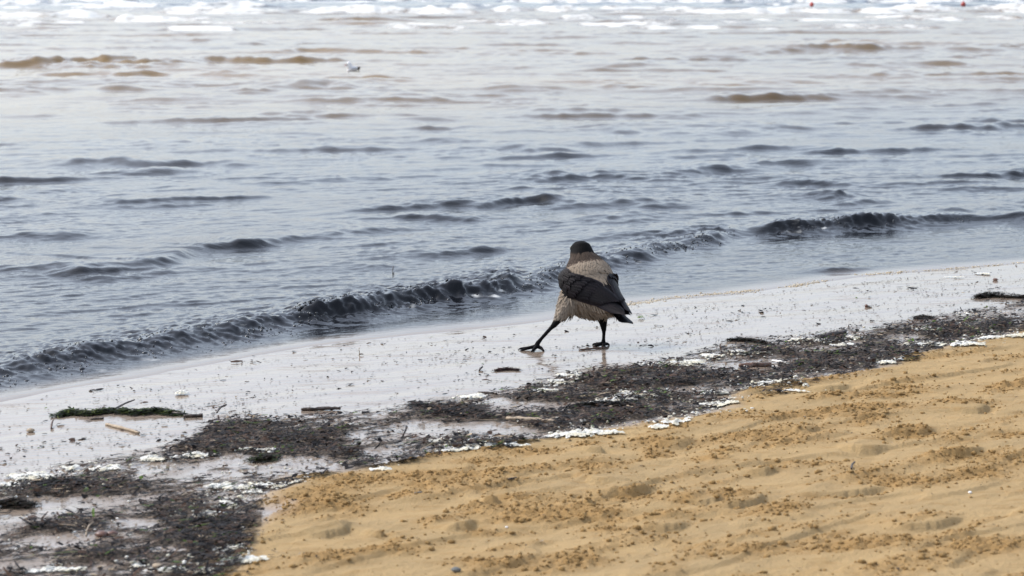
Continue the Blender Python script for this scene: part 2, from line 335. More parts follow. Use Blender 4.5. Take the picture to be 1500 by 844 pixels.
# shorebreak: crest line of the small dark wave folding over at the edge
BREAK = gline([(-300, 598), (-60, 557), (0, 549), (100, 530), (200, 513), (300, 497), (420, 473), (500, 463), (600, 446), (700, 433), (752, 428), (800, 410), (900, 384), (1000, 362), (1070, 346), (1120, 343), (1200, 338), (1300, 332), (1400, 324), (1500, 323), (1800, 318)], 0, 2)
CREST = [  # crest lines further out: points, height, front width, back width
    ([(110, 399), (160, 396), (240, 392), (262, 376), (300, 366), (380, 362), (400, 356), (450, 350), (520, 352)], .050, .13, .45),
    ([(540, 322), (590, 320), (690, 325)], .040, .10, .4), ([(690, 308), (740, 300), (792, 298), (830, 302)], .058, .10, .4),
    ([(770, 268), (830, 264), (890, 262), (960, 266)], .045, .14, .5), ([(990, 257), (1050, 251), (1105, 252)], .060, .18, .5), ([(1110, 244), (1150, 242), (1190, 245)], .045, .14, .5),
    ([(1150, 273), (1190, 271), (1250, 273)], .040, .12, .4), ([(1340, 263), (1400, 262), (1450, 263), (1500, 258), (1600, 252)], .050, .10, .4), ([(1215, 296), (1235, 292), (1255, 293)], .060, .10, .25),
    ([(1325, 193), (1360, 192), (1430, 192), (1490, 194)], .065, .14, .6), ([(1180, 402), (1230, 399), (1265, 395)], .018, .07, .2), ([(820, 333), (900, 330), (1010, 322)], .022, .12, .5),
    ([(90, 246), (130, 243), (190, 244)], .05, .22, .6), ([(-60, 300), (0, 297), (60, 298)], .045, .18, .5), ([(310, 243), (380, 243)], .03, .25, .6), ([(640, 222), (760, 220), (800, 222)], .03, .25, .6),
    ([(380, 196), (500, 200)], .03, .3, .7), ([(590, 178), (650, 175)], .04, .3, .7), ([(890, 196), (940, 195)], .05, .3, .7), ([(1000, 200), (1100, 196), (1190, 190)], .035, .25, .7),
    ([(420, 130), (470, 127), (515, 128)], .075, .4, .9), ([(160, 112), (240, 110)], .06, .4, .9), ([(310, 112), (360, 110)], .05, .4, .9), ([(-60, 137), (0, 135), (60, 136)], .06, .5, .9), ([(150, 132), (200, 131)], .05, .4, .9),
    ([(-80, 98), (0, 99), (60, 98), (120, 94), (200, 97), (260, 94)], .11, .35, 1.2), ([(270, 92), (310, 90), (370, 92), (420, 92), (500, 90), (560, 90)], .085, .35, 1.2), ([(400, 80), (450, 77), (515, 79)], .08, .4, 1.2),
    ([(830, 105), (950, 104), (1060, 106)], .05, .5, 1.4), ([(1150, 77), (1200, 74), (1260, 76), (1330, 73), (1440, 75)], .085, .35, 1.2), ([(1455, 71), (1520, 69), (1600, 70)], .08, .35, 1.2), ([(1270, 97), (1340, 95), (1440, 97)], .05, .4, 1.2),
    ([(900, 100), (935, 98), (970, 99)], .05, .4, 1.2), ([(340, 66), (400, 65)], .06, .5, 1.5), ([(860, 45), (960, 44)], .05, .6, 1.5), ([(700, 135), (860, 132)], .035, .5, 1.2), ([(1050, 122), (1200, 120)], .035, .5, 1.2), ([(560, 150), (680, 147)], .03, .4, 1.0)]
SURF = [   # breakers over the bar: x from, x to, row of the foot, height, foam strength
    (-120, 138, 27, .24, 1.0), (150, 372, 12, .26, 1.0), (-60, 62, 38, .12, .75), (175, 300, 31, .16, .85), (238, 345, 45, .10, .7), (240, 400, 21, .16, .8), (450, 675, 20, .27, 1.0), (660, 770, 12, .24, .95),
    (670, 790, 35, .13, .8), (545, 690, 43, .09, .55), (440, 560, 31, .10, .4), (740, 900, 17, .26, 1.0), (880, 1010, 15, .2, .9), (960, 1330, 20, .28, 1.0), (1320, 1460, 17, .2, .8), (1430, 1620, 18, .24, 1.0), (825, 890, 29, .13, .8), (905, 995, 29, .14, .85),
    (1340, 1445, 31, .17, .85), (1455, 1600, 29, .12, .8), (1060, 1200, 43, .06, .5), (1180, 1360, 42, .07, .6), (740, 850, 4, .28, .9), (850, 1080, 5, .28, .9), (1100, 1420, 5, .26, .9), (-50, 100, 8, .22, .8), (60, 200, 5, .25, .8), (380, 640, 3, .25, .6), (1400, 1600, 3, .25, .7), (500, 720, 47, .06, .35), (880, 960, 34, .07, .35), (0, 170, 46, .06, .3), (1365, 1440, 42, .06, .3)]
_r = np.random.default_rng(77)
for _i in range(34):
    _x = _r.uniform(-80, 1580); _w = _r.uniform(80, 320); _y = 3 + 44*_r.random()**1.5; SURF.append((_x-_w/2, _x+_w/2, _y, _r.uniform(.04, .10), _r.uniform(.45, .85)))
SURF = [(x0-.18*(x1-x0), x1+.18*(x1-x0), y, A*.72, f) for x0, x1, y, A, f in SURF]
def more_crests():
    r = np.random.default_rng(402); L = []
    for i in range(150):
        d = 11.5*(48/11.5)**r.random(); t = r.uniform(-.26, .26); x = t*d; S = SHORE.dist(np.array([x]), np.array([d]))[0][0]
        if S < .9: continue
        th = R(np.interp(d, [11, 16, 22, 30], [38, 28, 12, 2]) + r.normal(0, 7)); h = r.uniform(.25, .75)*np.interp(d, [11, 45], [1, 3.2]); dx = math.cos(th)*h; dy = math.sin(th)*h; j = r.normal(0, .06, 4)*h
        p = [(x-dx, d-dy+j[0]), (x-dx*.35, d-dy*.35+j[1]), (x+dx*.35, d+dy*.35+j[2]), (x+dx, d+dy+j[3])]
        L.append(([project(a, b, 0.) for a, b in p], r.uniform(.010, .026)*np.interp(d, [11, 45], [1, 2.2]), r.uniform(.08, .16)*np.interp(d, [11, 45], [1, 2.5]), r.uniform(.25, .5)*np.interp(d, [11, 45], [1, 2.2])))
    return L
def stretch(pts, k):
    p = np.array(pts, float); a = p[0] + (p[0]-p[1])/np.hypot(*(p[0]-p[1]))*k*np.ptp(p[:, 0]); b = p[-1] + (p[-1]-p[-2])/np.hypot(*(p[-1]-p[-2]))*k*np.ptp(p[:, 0]); return [tuple(a)] + list(pts) + [tuple(b)]
CREST = [(stretch(p, .28), A*(.80 if p[0][1] > 150 else 1.0), fw*(1 if p[0][1] > 150 else .75), bw) for p, A, fw, bw in CREST] + more_crests()
def sea(X, Y):
    S, _ = SHORE.dist(X, Y); damp = sstep(0.05, 1.6, S); farw = sstep(16, 30, Y)
    gust = .65 + .7*fbm(X*.35, Y*.5, 60, 2)
    z = damp*(1-farw)*gust*(sines(X, Y, 26, .28, 1.6, 27, 20, .027, 1)) + farw*gust*(1 + .9*sstep(46, 62, Y))*sines(X, Y, 30, .9, 5.5, 4, 13, .045, 2)
    rp = fbm((X*.87 + Y*.5)*3.2, (Y*.87 - X*.5)*7.5, 82, 3); rp2 = fbm((X*.94 + Y*.34)*7, (Y*.94 - X*.34)*15, 83, 2)
    z += sstep(.0, .5, S)*(1-farw)*gust*(.0100*(.35 - np.abs(rp)) + .0055*(.3 - np.abs(rp2))) + farw*.016*gust*(.3 - np.abs(fbm(X*1.0, Y*1.9, 84, 2)))
    rg = lambda n, w_: np.clip(w_ - np.abs(n), 0, 1)
    mid = sstep(12, 20, Y)
    z += sstep(.1, .7, S)*gust*((1-mid)*(.040*rg(fbm((X*.87+Y*.5)*2.3, (Y*.87-X*.5)*5.0, 101, 3), .16) + .020*rg(fbm((X*.94+Y*.34)*5, (Y*.94-X*.34)*10, 102, 2), .16)) + mid*(1-farw)*.080*rg(fbm((X*.95+Y*.3)*1.3, (Y*.95-X*.3)*2.9, 103, 3), .16) + farw*.150*rg(fbm(X*.62, Y*1.25, 104, 3), .16))
    z += damp*(.010*fbm(X*1.3 + Y*.4, Y*2.6 - X*1.2, 61, 4) + .012*farw*fbm(X*.7, Y*1.5, 62, 3))
    foam = np.zeros(X.shape); chop = .35 + .4*sstep(-.2, .5, fbm(X*.8, Y*1.1, 63, 3)) + .25*sstep(30, 60, Y)
    for pts, A, fw, bw in CREST:
        L = gline(pts, 0, 2); lo = L.p.min(0) - 4*bw; hi = L.p.max(0) + 4*bw
        m = (X > lo[0]) & (X < hi[0]) & (Y > lo[1]) & (Y < hi[1])
        if not m.any(): continue
        fw = fw*.5; x = X[m]; y = Y[m]; jx = .8*fw*fbm(x*1.8, y*1.8, 64, 2); q, u = L.dist(x, y); q = q + jx; T = L.len[-1]
        # distance along, but fading past the ends
        tp = sstep(0, .45, u/T)*sstep(1, .55, u/T)*np.clip(.8 + (.9 if fw < .15 else .55)*fbm(u*1.6/max(fw*4, .3), u*0+pts[0][0], 65, 3), .1, 1.5)
        pr = np.where(q > 0, np.exp(-(q/bw)**1.3), np.exp(-(q/fw)**2)) - .25*np.exp(-((q + 2.2*fw)/(1.6*fw))**2)
        z[m] += A*tp*pr
        if y.mean() > 30: foam[m] = np.maximum(foam[m], .47*tp*np.exp(-((q-.1*fw)/(.7*fw))**2)*sstep(.0, .5, fbm(x*1.2, y*.6, 66, 3)))
    for x0, x1, yr, A, fs in SURF:
        gx0, gy0 = ground(x0, yr); gx1, gy1 = ground(x1, yr); bw = .9 + A*4; fw = .25 + A*1.2
        m = (X > gx0-2) & (X < gx1+2) & (Y > gy0-4) & (Y < gy0+9*bw)
        if not m.any(): continue
        x = X[m]; y = Y[m]; u = (x-gx0)/(gx1-gx0); q = y - gy0 - (1.6*fbm(x*.22, x*0+yr, 67, 2) + .9*fbm(x*1.1, y*.25+yr, 81, 3))*(.5+A*3) - fw
        tp = sstep(-.04, .2, u)*sstep(1.04, .8, u)*(.72 + 1.0*fbm(x*.55, x*0+yr*1.7, 68, 4)); tp = np.clip(tp, 0, 1.15)
        lump = 1 + .35*fbm(x*2.2, y*1.6, 69, 3)
        z[m] += A*tp*np.where(q > 0, np.exp(-(q/bw)**1.2), np.exp(-(q/fw)**2)*lump)
        fo = 1.3*fs*tp*sstep(-2.4*fw-.6, -1.2*fw, q)*sstep(1.0*bw, .1, q) + .62*fbm(x*1.1, y*.45, 70, 4)*sstep(0, .3, tp)
        foam[m] = np.maximum(foam[m], np.clip((fo-.03)*(.6 + .4*lump), 0, .80))
    # the folding wave at the edge
    m = (Y < 24) & (S > -.6) & (S < 3.2); q, u = BREAK.dist(X[m], Y[m]); k_ = np.abs(q) < 1.3; m[m] = k_; x = X[m]; y = Y[m]; q = q[k_]; u = u[k_]
    px, _ = project(x, y, .03)
    part = np.interp(px, [-300, 0, 60, 420, 440, 740, 765, 800, 880, 1050, 1085, 1110, 1135, 1300, 1390, 1430, 1800], [.5, .5, .52, .55, .78, .82, .40, .55, .58, .5, .25, .55, .85, .7, .45, .32, .3])
    brk = np.interp(px, [-300, 740, 765, 1050, 1085, 1115, 1135, 1385, 1425, 1800], [1, 1, .8, .8, .1, .3, 1, .9, .1, 0])
    q = q + .045*fbm(u*2.0, u*0+3, 71, 3)*(.4+brk) + .018*brk*fbm(u*9, q*3, 72, 2)
    flute = fbm(u*9 + 2.5*fbm(u*1.3, u*0, 105, 2), q*3.5 + u*2, 73, 4); A = .078*part*np.clip(.85 + .8*fbm(u*2.6, u*0, 74, 3), .35, 1.12)
    fwid = np.interp(px, [0, 380, 440, 740, 780, 1060, 1100, 1130], [.085, .08, .055, .055, .08, .08, .07, .055]); lf = sstep(430, 380, px)
    prof = np.where(q > 0, .70*np.exp(-(q/.16)**1.1) + .30*np.exp(-(q/.6)**2), sstep(-2.1*fwid, 0, q)**1.25)
    bub = (1 - worley(u*23 + 4*q, q*10, 75))*.6 + (1 - worley(u*44 + 5, q*38, 76))*.34
    z[m] += A*prof*(1 + .38*brk*flute) + brk*part*.036*(bub-.15)*np.exp(-((q + .085 + .03*lf)/(.07 + .035*lf))**2) + brk*part*.020*bub*np.exp(-((q - .10)/.16)**2) - .010*part*np.exp(-((q+.26)/.1)**2)
    foam[m] = np.maximum(foam[m], brk*.50*np.exp(-((q+.15+.10*lf)/.06)**2)*sstep(-.05, .45, fbm(u*5, q*6, 86, 3)) + brk*.5*np.exp(-((q+.06)/.06)**2)*sstep(.2, .5, fbm(u*14, q*14, 87, 2)))
    z[m] += brk*part*.05*np.clip(.16 - np.abs(fbm(u*16, q*17, 106, 3)), 0, 1)*np.exp(-((q - .02)/.16)**2)
    z[m] += brk*part*.034*(.35-np.abs(fbm(u*11, q*13, 77, 3)))*np.exp(-((q - .18)/.30)**2)
    chop[m] = chop[m]*(1 - .85*brk*np.exp(-((q+.04)/.2)**2)) - .33*brk*np.exp(-((q+.04)/.2)**2)*.9
    z += .010*np.exp(-((S - .28)/.16)**2)*(.4 + fbm(X*3, Y*3, 78, 2))*0.5
    S2 = S + .035*fbm(X*2.2, Y*2.2, 79, 3)
    z = z + .004*sstep(-.10, .05, S2) - .05*sstep(0.0, -.5, S2)
    shallow = sstep(.20, .0, S); z += .0045*sstep(.02, .3, S)*sstep(1.2, .4, S)*(.3 - np.abs(fbm((X+Y)*6, (Y-X)*13, 88, 3)))
    shallow = shallow*sstep(.028, .008, z)
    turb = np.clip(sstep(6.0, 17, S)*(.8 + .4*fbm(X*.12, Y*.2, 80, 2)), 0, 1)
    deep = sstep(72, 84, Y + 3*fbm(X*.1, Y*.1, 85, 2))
    return z, foam, turb, shallow, chop, S, deep
ys = [4, 5.5, 6.5] + geo(7.4, 18, .0015) + geo(18, 130, .0026) + geo(132, 9000, .12)
X, Y = graded(0, ys, .235, 500, 5, 26); nr, nc = X.shape; X = X.ravel(); Y = Y.ravel()
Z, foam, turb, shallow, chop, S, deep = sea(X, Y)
Z = np.where(Y > 300, 0, Z)
# the crest leans over its own face
q = np.full(X.shape, 9.); m = (Y < 24) & (S > -.6) & (S < 3.2); q[m] = BREAK.dist(X[m], Y[m])[0]; lean = np.where((np.abs(q) < .4) & (Z > .03), (Z-.03)*.55, 0)
gf = grid_faces(nr, nc); keep = (S[gf] > -.75).any(1); gf = gf[keep]
used = np.zeros(len(X), bool); used[gf.ravel()] = True; idx = np.cumsum(used)-1
V = np.stack([X + lean*.62, Y - lean*.62, Z], 1)[used]
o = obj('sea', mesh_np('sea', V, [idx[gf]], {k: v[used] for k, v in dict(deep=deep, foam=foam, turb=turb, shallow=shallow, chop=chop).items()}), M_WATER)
tag(o, 'shallow sea rippling in to the beach', 'sea', kind='structure')

# ------------------------------------------------------------------ the tide line: plant scraps nobody could count
def flakes(name, P, yaw, tilt, ln, wd, bend, col, mat, nseg=3):
    """ribbons: P (n,3) centres; ln, wd sizes; bend curvature; col (n,3)"""
    n = len(P); ts = np.linspace(-.5, .5, nseg+1); r = np.random.default_rng(5)
    wv = np.clip(.55 + .9*(0.25 - ts**2)*2, .15, 1)                      # narrower at the ends
    L = ts[None, :]*ln[:, None]; cur = bend[:, None]*(ts[None, :]**2)*ln[:, None]
    zz = r.normal(0, .10, (n, nseg+1))*wd[:, None] + np.sin(tilt)[:, None]*L
    cosx = np.cos(yaw)[:, None]; sinx = np.sin(yaw)[:, None]
    cx = L*cosx - cur*sinx; cy = L*sinx + cur*cosx
    out = []
    for sgn in (-1, 1):
        j = .5*sgn*wd[:, None]*wv[None, :]*(.7 + .6*r.random((n, nseg+1)))
        roll = r.normal(0, .28, n)[:, None]
        out.append(np.stack([P[:, 0:1] + cx - j*sinx*np.cos(roll), P[:, 1:2] + cy + j*cosx*np.cos(roll), P[:, 2:3] + zz + np.abs(j)*np.sin(np.abs(roll))], -1))
    V = np.stack(out, 2).reshape(-1, 3)                                  # n, nseg+1, 2
    b = (np.arange(n)*(nseg+1)*2)[:, None]; s = np.arange(nseg)*2
    f = np.stack([b+s, b+s+1, b+s+3, b+s+2], -1).reshape(-1, 4)
    c = np.repeat(col, (nseg+1)*2, 0)
    return obj(name, mesh_np(name, V, [f], {'pig': c}, False), mat)
def scatter(n, px0, px1, py0, py1, seed, band=None, land=None):
    """random places on the ground, even over the ground's own area"""
    r = np.random.default_rng(seed); x0, y0 = -2.6, 5.6; x1, y1 = 4.6, 15.0
    X = r.uniform(x0, x1, n); Y = r.uniform(y0, y1, n); px, py = project(X, Y, .03)
    m = (px > px0) & (px < px1) & (py > py0) & (py < py1)
    if band: m &= (py > np.interp(px, *np.array(WUP).T) + band[0]) & (py < np.interp(px, *np.array(WLO).T) + band[1])
    if land is not None: m &= py > np.interp(px, *np.array(WLO).T) + land
    return X[m], Y[m]
def pigments(n, r, green=.035, tan=.03):
    base = np.array([.012, .010, .010])[None]*(.5 + 1.3*r.random((n, 1)))
    br = r.random(n) < .32; base[br] = np.array([.055, .032, .021])*(.6 + .8*r.random((br.sum(), 1)))
    g = r.random(n) < green; base[g] = np.array([.05, .085, .012])*(.5 + 1.2*r.random((g.sum(), 1)))
    t = r.random(n) < tan; base[t] = np.array([.32, .25, .17])*(.5 + .8*r.random((t.sum(), 1)))
    return base
r = np.random.default_rng(91)
X, Y = scatter(900000, -150, 1650, 420, 900, 31, (-25, 30))
d, ins, below = wrack(X, Y); keep = r.random(len(X)) < d**1.3*.55
X, Y, d = X[keep], Y[keep], d[keep]; n = len(X)
P = np.stack([X, Y, terrain(X, Y) + .003 + .006*d + r.random(n)**1.8*.020*d], 1)
long_ = r.random(n) < .3; vlong = r.random(n) < .025
ln = np.where(long_, r.uniform(.025, .075, n), r.uniform(.009, .026, n)); wd = np.where(long_, r.uniform(.0025, .0075, n), ln*r.uniform(.3, .75, n))
ln = np.where(vlong, r.uniform(.06, .14, n), ln); wd = np.where(vlong, r.uniform(.003, .008, n), wd)
yaw = np.where(r.random(n) < .55, R(25) + r.normal(0, .5, n), r.uniform(0, 6.28, n))
o = flakes('seaweed_wrack', P, yaw, r.normal(0, .15, n), ln, wd, r.normal(0, .6, n), pigments(n, r), M_SCRAP)
tag(o, 'band of black shredded seaweed and plant scraps along the tide line', 'seaweed', kind='stuff')
print('wrack', n)
# fine specks left over the wet sand by the last swash
X, Y = scatter(260000, -150, 1650, 380, 900, 32); d, ins, below = wrack(X, Y); z_, S_, DL_ = base_z(X, Y); a, b = along(X, Y)
nz = fbm(a*1.4, b*7, 51, 4); pr = sstep(.02, .16, S_)*(DL_ < .02)*(.05 + 1.1*np.clip(nz + .15, 0, 1)**1.5)*(.35 + .9*np.exp(-np.clip(-below, 0, 999)/45))*2.6
keep = r.random(len(X)) < pr; X, Y = X[keep], Y[keep]; n = len(X); ln = np.clip(r.lognormal(math.log(.0050), .5, n), .002, .02)*np.where(r.random(n) < .06, 2.4, 1)
o = flakes('swash_specks', np.stack([X, Y, terrain(X, Y) + .0022], 1), R(25) + r.normal(0, .9, n), r.normal(0, .08, n), ln, ln*r.uniform(.35, .8, n), r.normal(0, .5, n), pigments(n, r, .015, .03), M_SCRAP, 2)
tag(o, 'fine dark specks of plant matter strewn over the shining wet sand', 'specks', kind='stuff'); print('specks', n)
# stray scraps on the dry sand
X, Y = scatter(160000, -50, 1600, 480, 900, 33, None, -30); z_, S_, DL_ = base_z(X, Y)
keep = (DL_ > .0) & (r.random(len(X)) < .015 + .5*np.exp(-(((project(X, Y, .04)[0]-400)/55)**2 + ((project(X, Y, .04)[1]-800)/55)**2))*sstep(.0, .4, fbm(X*6, Y*6, 99, 3)) + .7*np.exp(-DL_/.05)*sstep(-.2,.4,fbm(X*3,Y*3,96,3))); X, Y = X[keep], Y[keep]; n = len(X); ln = r.uniform(.004, .012, n)
o = flakes('dry_scraps', np.stack([X, Y, terrain(X, Y) + .003], 1), r.uniform(0, 6.28, n), r.normal(0, .2, n), ln, ln*r.uniform(.3, .7, n), r.normal(0, .5, n), pigments(n, r, .01, .1), M_SCRAP, 2)
tag(o, 'few dark scraps scattered on the ochre sand', 'scraps', kind='stuff')

# ------------------------------------------------------------------ crumbs of sand thrown up by feet
def lumps(name, P, rad, mat, flat=.75, seed=3, jit=.17):
    bm = bmesh.new(); bmesh.ops.create_icosphere(bm, subdivisions=1, radius=1)
    v0 = np.array([v.co[:] for v in bm.verts]); f0 = np.array([[v.index for v in f.verts] for f in bm.faces]); bm.free()
    r = np.random.default_rng(seed); n = len(P)
    v = v0[None]*(1 + r.normal(0, jit, (n, len(v0), 1))); v = v*np.stack([r.uniform(.8, 1.5, n), r.uniform(.7, 1.2, n), r.uniform(flat*.7, flat*1.2, n)], 1)[:, None, :]
    a = r.uniform(0, 6.28, n)[:, None]; x = v[..., 0]*np.cos(a) - v[..., 1]*np.sin(a); y = v[..., 0]*np.sin(a) + v[..., 1]*np.cos(a)
    V = np.stack([x, y, v[..., 2]], -1)*rad[:, None, None] + P[:, None, :]
    F_ = (f0[None] + (np.arange(n)*len(v0))[:, None, None]).reshape(-1, 3)
    return obj(name, mesh_np(name, V.reshape(-1, 3), [F_], None, True), mat)
X, Y = scatter(1300000, -50, 1600, 470, 900, 34, None, -25); z_, S_, DL_ = base_z(X, Y); px, py = project(X, Y, .05); a, b = along(X, Y)
pr = .006 + .34*churn(X, Y)**1.3
keep = (DL_ > .015) & (r.random(len(X)) < pr); X, Y = X[keep], Y[keep]; n = len(X); rad = np.clip(r.lognormal(math.log(.0026), .5, n), .0012, .010)
o = lumps('sand_crumbs', np.stack([X, Y, terrain(X, Y) + rad*.25], 1), rad, M_SANDCLOD)
tag(o, 'crumbs of damp sand thrown up over the beach', 'sand', kind='stuff'); print('crumbs', n)

# ------------------------------------------------------------------ bubbles along the folding wave
def bubble_material():
    m = NM('bubble_film'); n = m.noise(60, m.coord(), 2)
    m.p(Base_Color=(.030, .033, .037), Roughness=.05, IOR=1.36, Transmission_Weight=0.0, Specular_IOR_Level=.5, Normal=m.bump(n, .15, .004)); return m.m
M_BUB = bubble_material()
r = np.random.default_rng(17); n = 11000
pts = BREAK.p; Ls = BREAK.len; uu = r.uniform(0, Ls[-1], n); bx = np.interp(uu, Ls, pts[:, 0]); by = np.interp(uu, Ls, pts[:, 1])
px0, _q = project(bx, by, .03); lf_ = sstep(430, 380, px0); off = np.where(r.random(n) < .66, r.normal(-.075, .035, n) + lf_*r.normal(-.08, .07, n), r.normal(.01, .05, n)); bx = bx - off*.62; by = by + off*.62
px, py = project(bx, by, .03); br = np.interp(px, [-100, 740, 765, 1050, 1085, 1115, 1135, 1385, 1425], [1, 1, .7, .7, .0, .1, 1, .8, 0])
cl = sstep(-.25, .35, fbm(bx*3.2, by*3.2, 55, 3)); m = (r.random(n) < br*cl) & (px > -100) & (px < 1650); bx, by, off = bx[m], by[m], off[m]
zw = sea(bx, by)[0]; rad = np.clip(r.lognormal(math.log(.0048), .5, len(bx)), .002, .015)*np.where(off < 0, 1, .6)
o = lumps('wave_bubbles', np.stack([bx, by, zw - rad*.42], 1), rad, M_BUB, .95, 8, .03)
md = o.modifiers.new('round', 'SUBSURF'); md.levels = 1; md.render_levels = 1
tag(o, 'dark glistening bubbles tumbling along the small breaking wave', 'bubbles', kind='stuff'); print('bubbles', len(bx))

# ------------------------------------------------------------------ patches of foam
def foam_patch(px, py, wpx, hpx, seed, thick=1.0):
    p = at(px, py); k = ppm(p.y); rx = .58*wpx/k; dep = hpx/k/ (1.5/p.y) ; ry = max(.5*dep*.8, .012)
    n1, n2 = 52, 34; gx, gy = np.meshgrid(np.linspace(-1.7, 1.7, n1), np.linspace(-1.7, 1.7, n2)); X_ = gx*rx; Y_ = gy*ry
    wx = X_ + p.x; wy = Y_ + p.y; e = 1 - np.sqrt(gx**2 + gy**2) + 1.5*fbm(wx*9 + seed, wy*7, seed, 4) + 1.15*fbm(wx*34, wy*24, seed+1, 3)
    hgt = np.sqrt(np.clip(e, 0, 1))*.008*thick*(.55 + .9*(1 - worley(wx*85, wy*85, seed+2))*.8 + .5*fbm(wx*30, wy*30, seed+3, 2))
    Zt = terrain(wx.ravel(), wy.ravel()).reshape(wx.shape); Z_ = Zt - p.z + np.where(e > 0, hgt + .0035, .001)
    f = grid_faces(n2, n1); ee = e.ravel(); f = f[(ee[f] > 0).all(1)]
    if len(f) < 6: return None
    lab = np.arange(n1*n2)                                              # keep the one largest piece
    for _ in range(120):
        mn = lab[f].min(1); l2 = lab.copy(); np.minimum.at(l2, f.ravel(), np.repeat(mn, 4))
        if (l2 == lab).all(): break
        lab = l2
    cnt = np.bincount(lab[f[:, 0]]); f = f[lab[f[:, 0]] == cnt.argmax()]
    V_ = np.stack([X_.ravel(), Y_.ravel(), Z_.ravel()], 1); used = np.unique(f); idx = np.zeros(len(V_), int); idx[used] = np.arange(len(used))
    o = obj('foam_patch', mesh_np('foam_patch', V_[used], [idx[f]]), M_FOAM); o.location = p; return o
FOAM = [(45, 701, 70, 12), (10, 714, 36, 14), (104, 688, 30, 8), (151, 690, 34, 12), (222, 674, 44, 9), (286, 669, 52, 8), (323, 717, 50, 14), (356, 724, 46, 10), (402, 714, 60, 10), (330, 742, 40, 20), (300, 757, 44, 12), (345, 806, 44, 12), (345, 825, 60, 11), (199, 832, 24, 12),
        (650, 648, 40, 9), (666, 661, 50, 8), (700, 656, 44, 9), (838, 639, 58, 12), (860, 634, 34, 6), (818, 562, 34, 5), (797, 575, 38, 4), (697, 584, 44, 6), (838, 552, 34, 5), (975, 535, 60, 6), (1010, 532, 38, 8), (813, 562, 32, 5), (935, 579, 66, 11), (910, 588, 50, 8), (1049, 578, 64, 5),
        (1045, 523, 22, 8), (1090, 518, 56, 6), (1251, 497, 30, 7), (1204, 501, 24, 5), (1130, 564, 50, 14), (1045, 595, 60, 8), (1018, 617, 70, 8), (960, 628, 50, 6), (885, 636, 40, 6), (1167, 500, 30, 6), (1290, 533, 26, 5), (1165, 575, 34, 6), (1420, 463, 24, 6), (1366, 484, 38, 8), (1360, 506, 46, 8),
        (1458, 497, 46, 9), (1488, 496, 34, 8), (1411, 476, 30, 6), (1235, 507, 30, 4), (760, 655, 30, 5), (560, 690, 26, 4), (390, 662, 26, 4), (360, 660, 20, 4), (1400, 407, 28, 2), (1440, 402, 18, 3), (265, 578, 14, 3), (1309, 530, 26, 5), (1420, 506, 40, 6), (250, 838, 60, 8), (90, 838, 60, 7), (300, 838, 40, 9)]
FLAB = {0: 'yellowish foam bank along the top of a long black weed heap', 1: 'foam lump above the dark rounded seaweed clump', 3: 'round foam mound at the end of the long weed heap', 4: 'foam cap on the seaward rim of bare wet sand', 5: 'flat foam strip beside the dense black wrack below the algae', 8: 'long foam strip running up to the ochre sand edge',
        17: 'broad white foam bank butting against the ochre sand below the pale stick', 23: 'long cream foam ribbon below the standing crow', 24: 'humped foam end joined to a long cream ribbon', 26: 'wide white foam raft sitting on a thick black weed ridge', 30: 'thin foam ribbon behind the dark brown log', 31: 'foam puff beside the black chunk of driftwood',
        35: 'ragged foam sheet spilling from wrack on to sand', 52: 'thin foam film afloat near the water\'s foam line', 53: 'tiny foam puff by the dark pebble near the foam line', 54: 'single foam puff alone on clean swash above the green algae', 13: 'small foam ball beside the ochre pebble', 29: 'small round foam puff at the wet rim of the wrack'}
for i, (a, b, c, d) in enumerate(FOAM):
    o = foam_patch(a, b, c, d, 200+i*7, .5 if b < 420 else 1)
    if o: tag(o, FLAB.get(i, 'patch of creamy white sea foam stranded among the dark seaweed'), 'foam', None if i in FLAB else 'stranded foam patches')
# flecks of broken foam caught all through the wrack
X, Y = scatter(500000, -80, 1600, 430, 900, 35, (-25, 40)); d, ins, below = wrack(X, Y); z_, S_, DL_ = base_z(X, Y); px, py = project(X, Y, .03); a, b = along(X, Y); r = np.random.default_rng(36)
pr = .004*ins + .05*ins*sstep(.18, .5, fbm(a*2.2, b*7, 56, 4)) + .10*np.exp(-((DL_+.06)/.06)**2)*sstep(.0, .45, fbm(a*1.3, b*3, 57, 3))
for cx, cy, w_, h_ in FOAM: pr = pr + .22*np.exp(-(((px-cx)/(w_*.7))**2 + ((py-cy)/(h_*.9))**2))*(cy > 450)
m = r.random(len(X)) < pr; X, Y = X[m], Y[m]; rad = np.clip(r.lognormal(math.log(.0028), .5, len(X)), .001, .009)
o = lumps('foam_flecks', np.stack([X, Y, terrain(X, Y) + .008 + rad*.1], 1), rad, M_FOAM, .6, 37); tag(o, 'white flecks of broken foam caught in the dark wrack', 'foam', kind='stuff'); print('flecks', len(X))
# the scum line along the thin edge of the water
L = gline([(905, 448), (960, 440), (1000, 436), (1060, 431), (1100, 427), (1160, 419), (1250, 406), (1330, 398), (1420, 391), (1500, 386), (1600, 379)])
r = np.random.default_rng(71); n = 9000; uu = r.uniform(0, L.len[-1], n); fx = np.interp(uu, L.len, L.p[:, 0]); fy = np.interp(uu, L.len, L.p[:, 1]); dn = r.normal(0, .010, n)*(1 + 3*r.random(n)**3) + .09*fbm(uu*1.6, uu*0, 72, 4)
fx -= dn*.6; fy += dn*.6; dens = sstep(-.35, .5, fbm(uu*2.4, uu*0+4, 73, 3))*np.interp(uu/L.len[-1], [0, .45, .7, 1], [1, .9, .35, .3]); m = r.random(n) < dens; fx, fy = fx[m], fy[m]
def scum_material():
    m = NM('scum_foam'); n = m.noise(30, m.coord(), 3); m.p(Base_Color=m.mix(m.ramp(n, .35, .65), (.50, .45, .35), (.34, .25, .13)), Roughness=.35, Normal=m.bump(n, .5, .004)); return m.m
